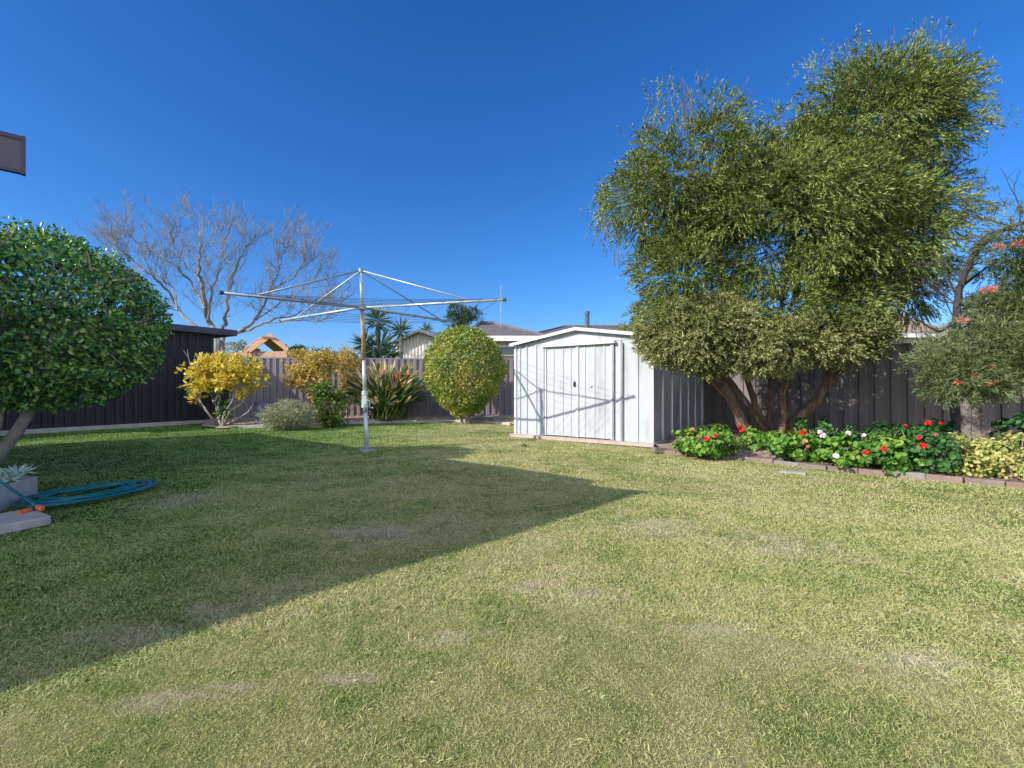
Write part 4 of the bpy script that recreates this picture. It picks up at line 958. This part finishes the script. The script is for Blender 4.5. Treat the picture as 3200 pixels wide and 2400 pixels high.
# lime foliage behind the shed at right
lt = thing('far_tree', 'distant lime green tree top showing just right of the shed roof', 'tree', P(1990, 1212, 20) * [1, 1, 0])
p, d = clump_pts([E(1985, 1020, 50, 32, 20, .8), E(2040, 1000, 60, 60, 20, .8), E(1945, 1035, 25, 18, 20, .4)], 90, .22, 24, .3, .3); mb = MB(); leafy(mb, p, d, .13, .06); mb.build('crown', M['lf_farlime'], lt)
wd = Wood(); wd.limb([P(2010, 1200, 20), P(2000, 1050, 20)], .1, .05, 6); wd.mb.build('trunk', M['bark_dark'], lt)
# hedge far left behind cubby and behind the back fence
for i, (a, b_, rx, ry, Yy, mt, lb) in enumerate([(940, 1105, 45, 22, 19, 'lf_far', 'dark green treetop beyond the fence just right of the timber cubby'), (1020, 1112, 40, 14, 21, 'lf_far', 'low distant green foliage between the cubby and the yuccas'), (730, 1100, 32, 35, 19, 'lf_grey', 'pale scrubby foliage between the dark shed and the timber cubby')]):
    t_ = thing('far_shrub', lb, 'foliage', P(a, 1212, Yy) * [1, 1, 0]); p, d = clump_pts([E(a, b_, rx, ry, Yy, .8), E(a, b_ + ry * 1.6, rx, ry * 1.2, Yy, .8)], 60, .2, 22, .3, .3); mb = MB(); leafy(mb, p, d, .12, .055); mb.build('foliage', M[mt], t_)
    wd = Wood(); wd.limb([P(a, 1212, Yy) * [1, 1, 0], P(a, b_, Yy)], .06, .03, 5); wd.mb.build('stems', M['bark_dark'], t_)

# ------------------------------------------------------------------ geraniums
def geranium(pxc, pyc, rx, ry, Yc, label, mat, n, flowers, deep=.35, cat='geranium', leafs=(.05, .055)):
    ry *= .92; pyc += 4
    root = thing('geranium', label, cat, P(pxc, 1212, Yc) * [1, 1, 0], 'geraniums in the flower bed')
    c = P(pxc, pyc, Yc); R_ = np.array([rx / F * Yc, deep, ry / F * Yc])
    p, d = clump_pts([[*c, *R_], [c[0], c[1], c[2] * .55, R_[0] * .92, deep * .9, c[2] * .4]], max(14, n // 30), .085, 30, .5, .4)
    k = p[:, 2] > .04; p, d = p[k], d[k]
    mb = MB(); m_ = len(p); nr = nrm(d + rdir(m_) * .5 + [0, 0, .4]); ld = nrm(np.cross(nr, rdir(m_)))
    mb.leaves(p, ld, nr, rng.uniform(.8, 1.25, m_) * leafs[0], rng.uniform(.85, 1.2, m_) * leafs[1], 'oval', .12, .0); mb.build('foliage', mat, root)
    wd = Wood()
    for i in range(9): a = rng.uniform(0, 6.28); wd.limb([[c[0], c[1], .0], [c[0] + .5 * R_[0] * math.cos(a), c[1] + .4 * deep * math.sin(a), .12], [c[0] + .8 * R_[0] * math.cos(a), c[1] + .7 * deep * math.sin(a), c[2]]], .008, .005, 5)
    wd.mb.build('stems', M['twig'], root)
    for (a, b_, colr, s) in flowers:
        q = P(a, b_, Yc - deep - .08); s *= 1.25; mb = MB(); k = 46; dd = rdir(k); dd[:, 2] = np.abs(dd[:, 2]) * .8 - .1; dd = nrm(dd)
        mb.leaves(q + dd * s * .45, nrm(np.cross(dd, rdir(k))), dd, s * .75, s * .7, 'oval', .1)
        mb.build('flower_head', M[colr], root)
    return root
R_, K_, C_ = 'petal_red', 'petal_pink', 'petal_coral'
geranium(2205, 1368, 96, 46, 6.75, 'leafy green geranium mound with red flowers beside the shed wall', M['lf_ger'], 2100, [(2208, 1371, R_, .035), (2236, 1362, R_, .026), (2165, 1342, C_, .025), (2180, 1362, C_, .018)], .42)
geranium(2365, 1358, 55, 26, 7.0, 'small geranium in front of the leaning trunks with one crimson flower', M['lf_ger'], 700, [(2318, 1345, R_, .035), (2312, 1335, R_, .03)], .28)
geranium(2480, 1382, 90, 42, 6.25, 'geranium mound spilling over the bricks below the trunks, scarlet bloom', M['lf_ger'], 1400, [(2510, 1353, R_, .036), (2512, 1380, C_, .02), (2525, 1395, C_, .018)], .36)
geranium(2640, 1400, 92, 46, 5.85, 'light green geranium with pale pink and white blooms at mid bed', M['lf_ger'], 1400, [(2571, 1361, K_, .034), (2562, 1350, K_, .026), (2651, 1354, K_, .028), (2613, 1425, K_, .033)], .34)
geranium(2790, 1410, 85, 52, 5.55, 'geranium with two big scarlet flowers over the low brick edge', M['lf_ger'], 1400, [(2705, 1415, R_, .030), (2762, 1403, R_, .031), (2700, 1360, K_, .02)], .34)
geranium(2905, 1410, 75, 62, 5.35, 'darker green geranium with scarlet flowers left of the yellow foliage', M['lf_ger_dark'], 1300, [(2885, 1394, R_, .033), (2873, 1368, R_, .024), (2925, 1358, C_, .018)], .32)
geranium(3050, 1412, 100, 58, 5.15, 'cream and yellow variegated plant filling the right end of the bed', M['lf_varieg'], 2400, [], .34, 'plant', (.038, .032))
geranium(3205, 1405, 80, 60, 4.85, 'yellow green variegated clump cut off by the right picture edge', M['lf_varieg'], 1500, [], .34, 'plant', (.038, .032))
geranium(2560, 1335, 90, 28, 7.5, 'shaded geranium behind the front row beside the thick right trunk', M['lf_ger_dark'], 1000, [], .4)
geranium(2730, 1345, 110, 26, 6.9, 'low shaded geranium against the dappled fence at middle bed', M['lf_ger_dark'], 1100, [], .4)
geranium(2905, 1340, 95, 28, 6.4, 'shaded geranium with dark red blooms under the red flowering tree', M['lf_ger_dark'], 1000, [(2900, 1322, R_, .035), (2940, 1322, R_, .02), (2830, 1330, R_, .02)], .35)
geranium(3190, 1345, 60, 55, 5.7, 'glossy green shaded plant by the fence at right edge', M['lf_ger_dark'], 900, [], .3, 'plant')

# ------------------------------------------------------------------ left foreground things
# planter box
A_ = np.array([-4.28, 3.92, 0]); B_ = np.array([-4.50, 4.42, 0]); dP = nrm(B_ - A_); nP = np.array([-dP[1], dP[0], 0])   # nP away from camera side?
if nP[0] > 0: nP = -nP
A0 = A_ - dP * .55
pl_ = thing('concrete_planter', 'low grey concrete planter box at the left edge beside the hose', 'planter', (A0 + B_) / 2)
LP = np.linalg.norm(B_ - A0)
def wallseg(p, q, t, name):
    d = nrm(q - p); n = np.array([-d[1], d[0], 0]); mb = MB()
    mb.prism([p - n * t / 2 - [0, 0, .02], q - n * t / 2 - [0, 0, .02], q + n * t / 2 - [0, 0, .02], p + n * t / 2 - [0, 0, .02]], [0, 0, .185]); mb.build(name, M['pale_concrete'], pl_)
c1_, c2_, c3_, c4_ = A0, B_, B_ + nP * .45, A0 + nP * .45
wallseg(c1_, c2_, .05, 'side'); wallseg(c2_ + nP * .026, c3_, .05, 'side'); wallseg(c4_, c1_ + nP * .026, .05, 'side'); wallseg(c3_ + nP * .026 - dP * .0, c4_ + nP * .026, .05, 'side')
mb = MB(); ins = [c1_ + nP * .03 + dP * .03, c2_ + nP * .03 - dP * .03, c3_ - dP * .03, c4_ + dP * .03]; mb.prism([i_ + [0, 0, .08] for i_ in ins], [0, 0, .06]); mb.build('soil_fill', M['soil'], pl_)
sp = thing('silver_plant', 'silvery blue green succulent growing in the concrete planter', 'plant', (c1_ + c3_) / 2)
mb = MB()
for i in range(46):
    t, u_ = rng.uniform(0, 1), rng.uniform(.05, .95); c = c1_ * (1 - t) + c2_ * t + nP * .45 * u_ + [0, 0, .17 + rng.uniform(0, .06)]
    n = 16; dd = nrm(rdir(n, .6) + [0, 0, .6]); mb.leaves(np.repeat([c], n, 0), dd, rdir(n), rng.uniform(.07, .12, n), .018, 'diamond')
mb.build('leaves', M['lf_silver'], sp)
# slab
q1, q2, q3 = G(160, 1618, .03), G(100, 1592, .03), G(0, 1650, .03)
dS = nrm(q3 - q1); q3 = q1 + dS * 1.0; q4 = q2 + dS * 1.0
mb = MB(); mb.prism([q1 * [1, 1, 0] - [0, 0, .02], q2 * [1, 1, 0] - [0, 0, .02], q4 * [1, 1, 0] - [0, 0, .02], q3 * [1, 1, 0] - [0, 0, .02]], [0, 0, .065]); o = mb.build('paving_slab', M['pale_concrete'])
tag(o, 'grey concrete paving slab on the grass below the hose connectors', 'slab')
bv = o.modifiers.new('bevel', 'BEVEL'); bv.width = .008; bv.segments = 2
# flat cover in the lawn
cpt = G(2478, 1475); mb = MB(); mb.box((cpt[0], cpt[1], -.002), (.26, .12, .02), -.6); tag(mb.build('inspection_cover', M['concrete']), 'small flat concrete cover set in the lawn before the flower bed', 'cover')
# hose
ho = thing('garden_hose', 'blue green garden hose lying in a loose coil on the grass', 'hose', (-3.85, 4.35, 0))
ctr = np.array([-3.90, 4.33]); pts = []
nl = 10; k = nl * 26
for i in range(k):
    a = i / 26 * 2 * math.pi + 3.9; l = i / 26
    ra = .50 + .06 * math.sin(l * 2.3) - .05 * (l % 3); rb2 = .32 + .06 * math.cos(l * 1.9) - .04 * (l % 2.5)
    # long axis along the yard depth, tilted
    ex = np.array([.22, .975]); ey = np.array([.975, -.22])
    o2_ = ctr + ex * ra * math.cos(a) + ey * rb2 * math.sin(a) + np.array([.05 * math.sin(l * 1.4), .06 * math.cos(l * 2.1)]) + .012 * np.array([math.sin(a * 2.7 + l), math.cos(a * 3.3 - l)])
    pts.append([o2_[0], o2_[1], .028 + .010 * (l % 3) + .004 * math.sin(a * 2)])
mb = MB(); mb.tube(pts, .0105, 8)
s0 = G(118, 1584, .09)
mb.tube([P(-60, 1462, 3.75), P(0, 1503, 3.8), P(60, 1545, 3.85), s0], .0105, 8)
mb.build('tube', M['hose'], ho, smooth=True)
for a, b2 in ((s0, s0 + [.06, -.02, -.012]), (G(60, 1603, .055), G(98, 1592, .055))):
    mb = MB(); d_ = b2 - a; mb.tube([a, a + d_ * .3, a + d_ * .35, a + d_ * .8, b2], [.018, .018, .022, .022, .014], 10); mb.build('connector', M['orange'], ho)
mb = MB(); a = G(98, 1592, .055); mb.tube([a, a + [.05, .03, .0]], .014, 8); mb.build('nozzle', M['black'], ho)
# weeds at the shed foot
for (a, b_, lb) in [(1657, 1378, 'small dark weed tuft in the lawn before the left door of the shed'), (1640, 1395, 'low weed in the grass further out from the shed')]:
    c = G(a, b_); mb = MB(); n = 30; dd = nrm(rdir(n) + [0, 0, .8]); mb.leaves(np.repeat([c], n, 0) + rng.normal(0, .03, (n, 3)) * [1, 1, 0], dd, rdir(n), rng.uniform(.04, .1, n), .012, 'diamond'); tag(mb.build('weed', M['lf_ger_dark']), lb, 'weed')
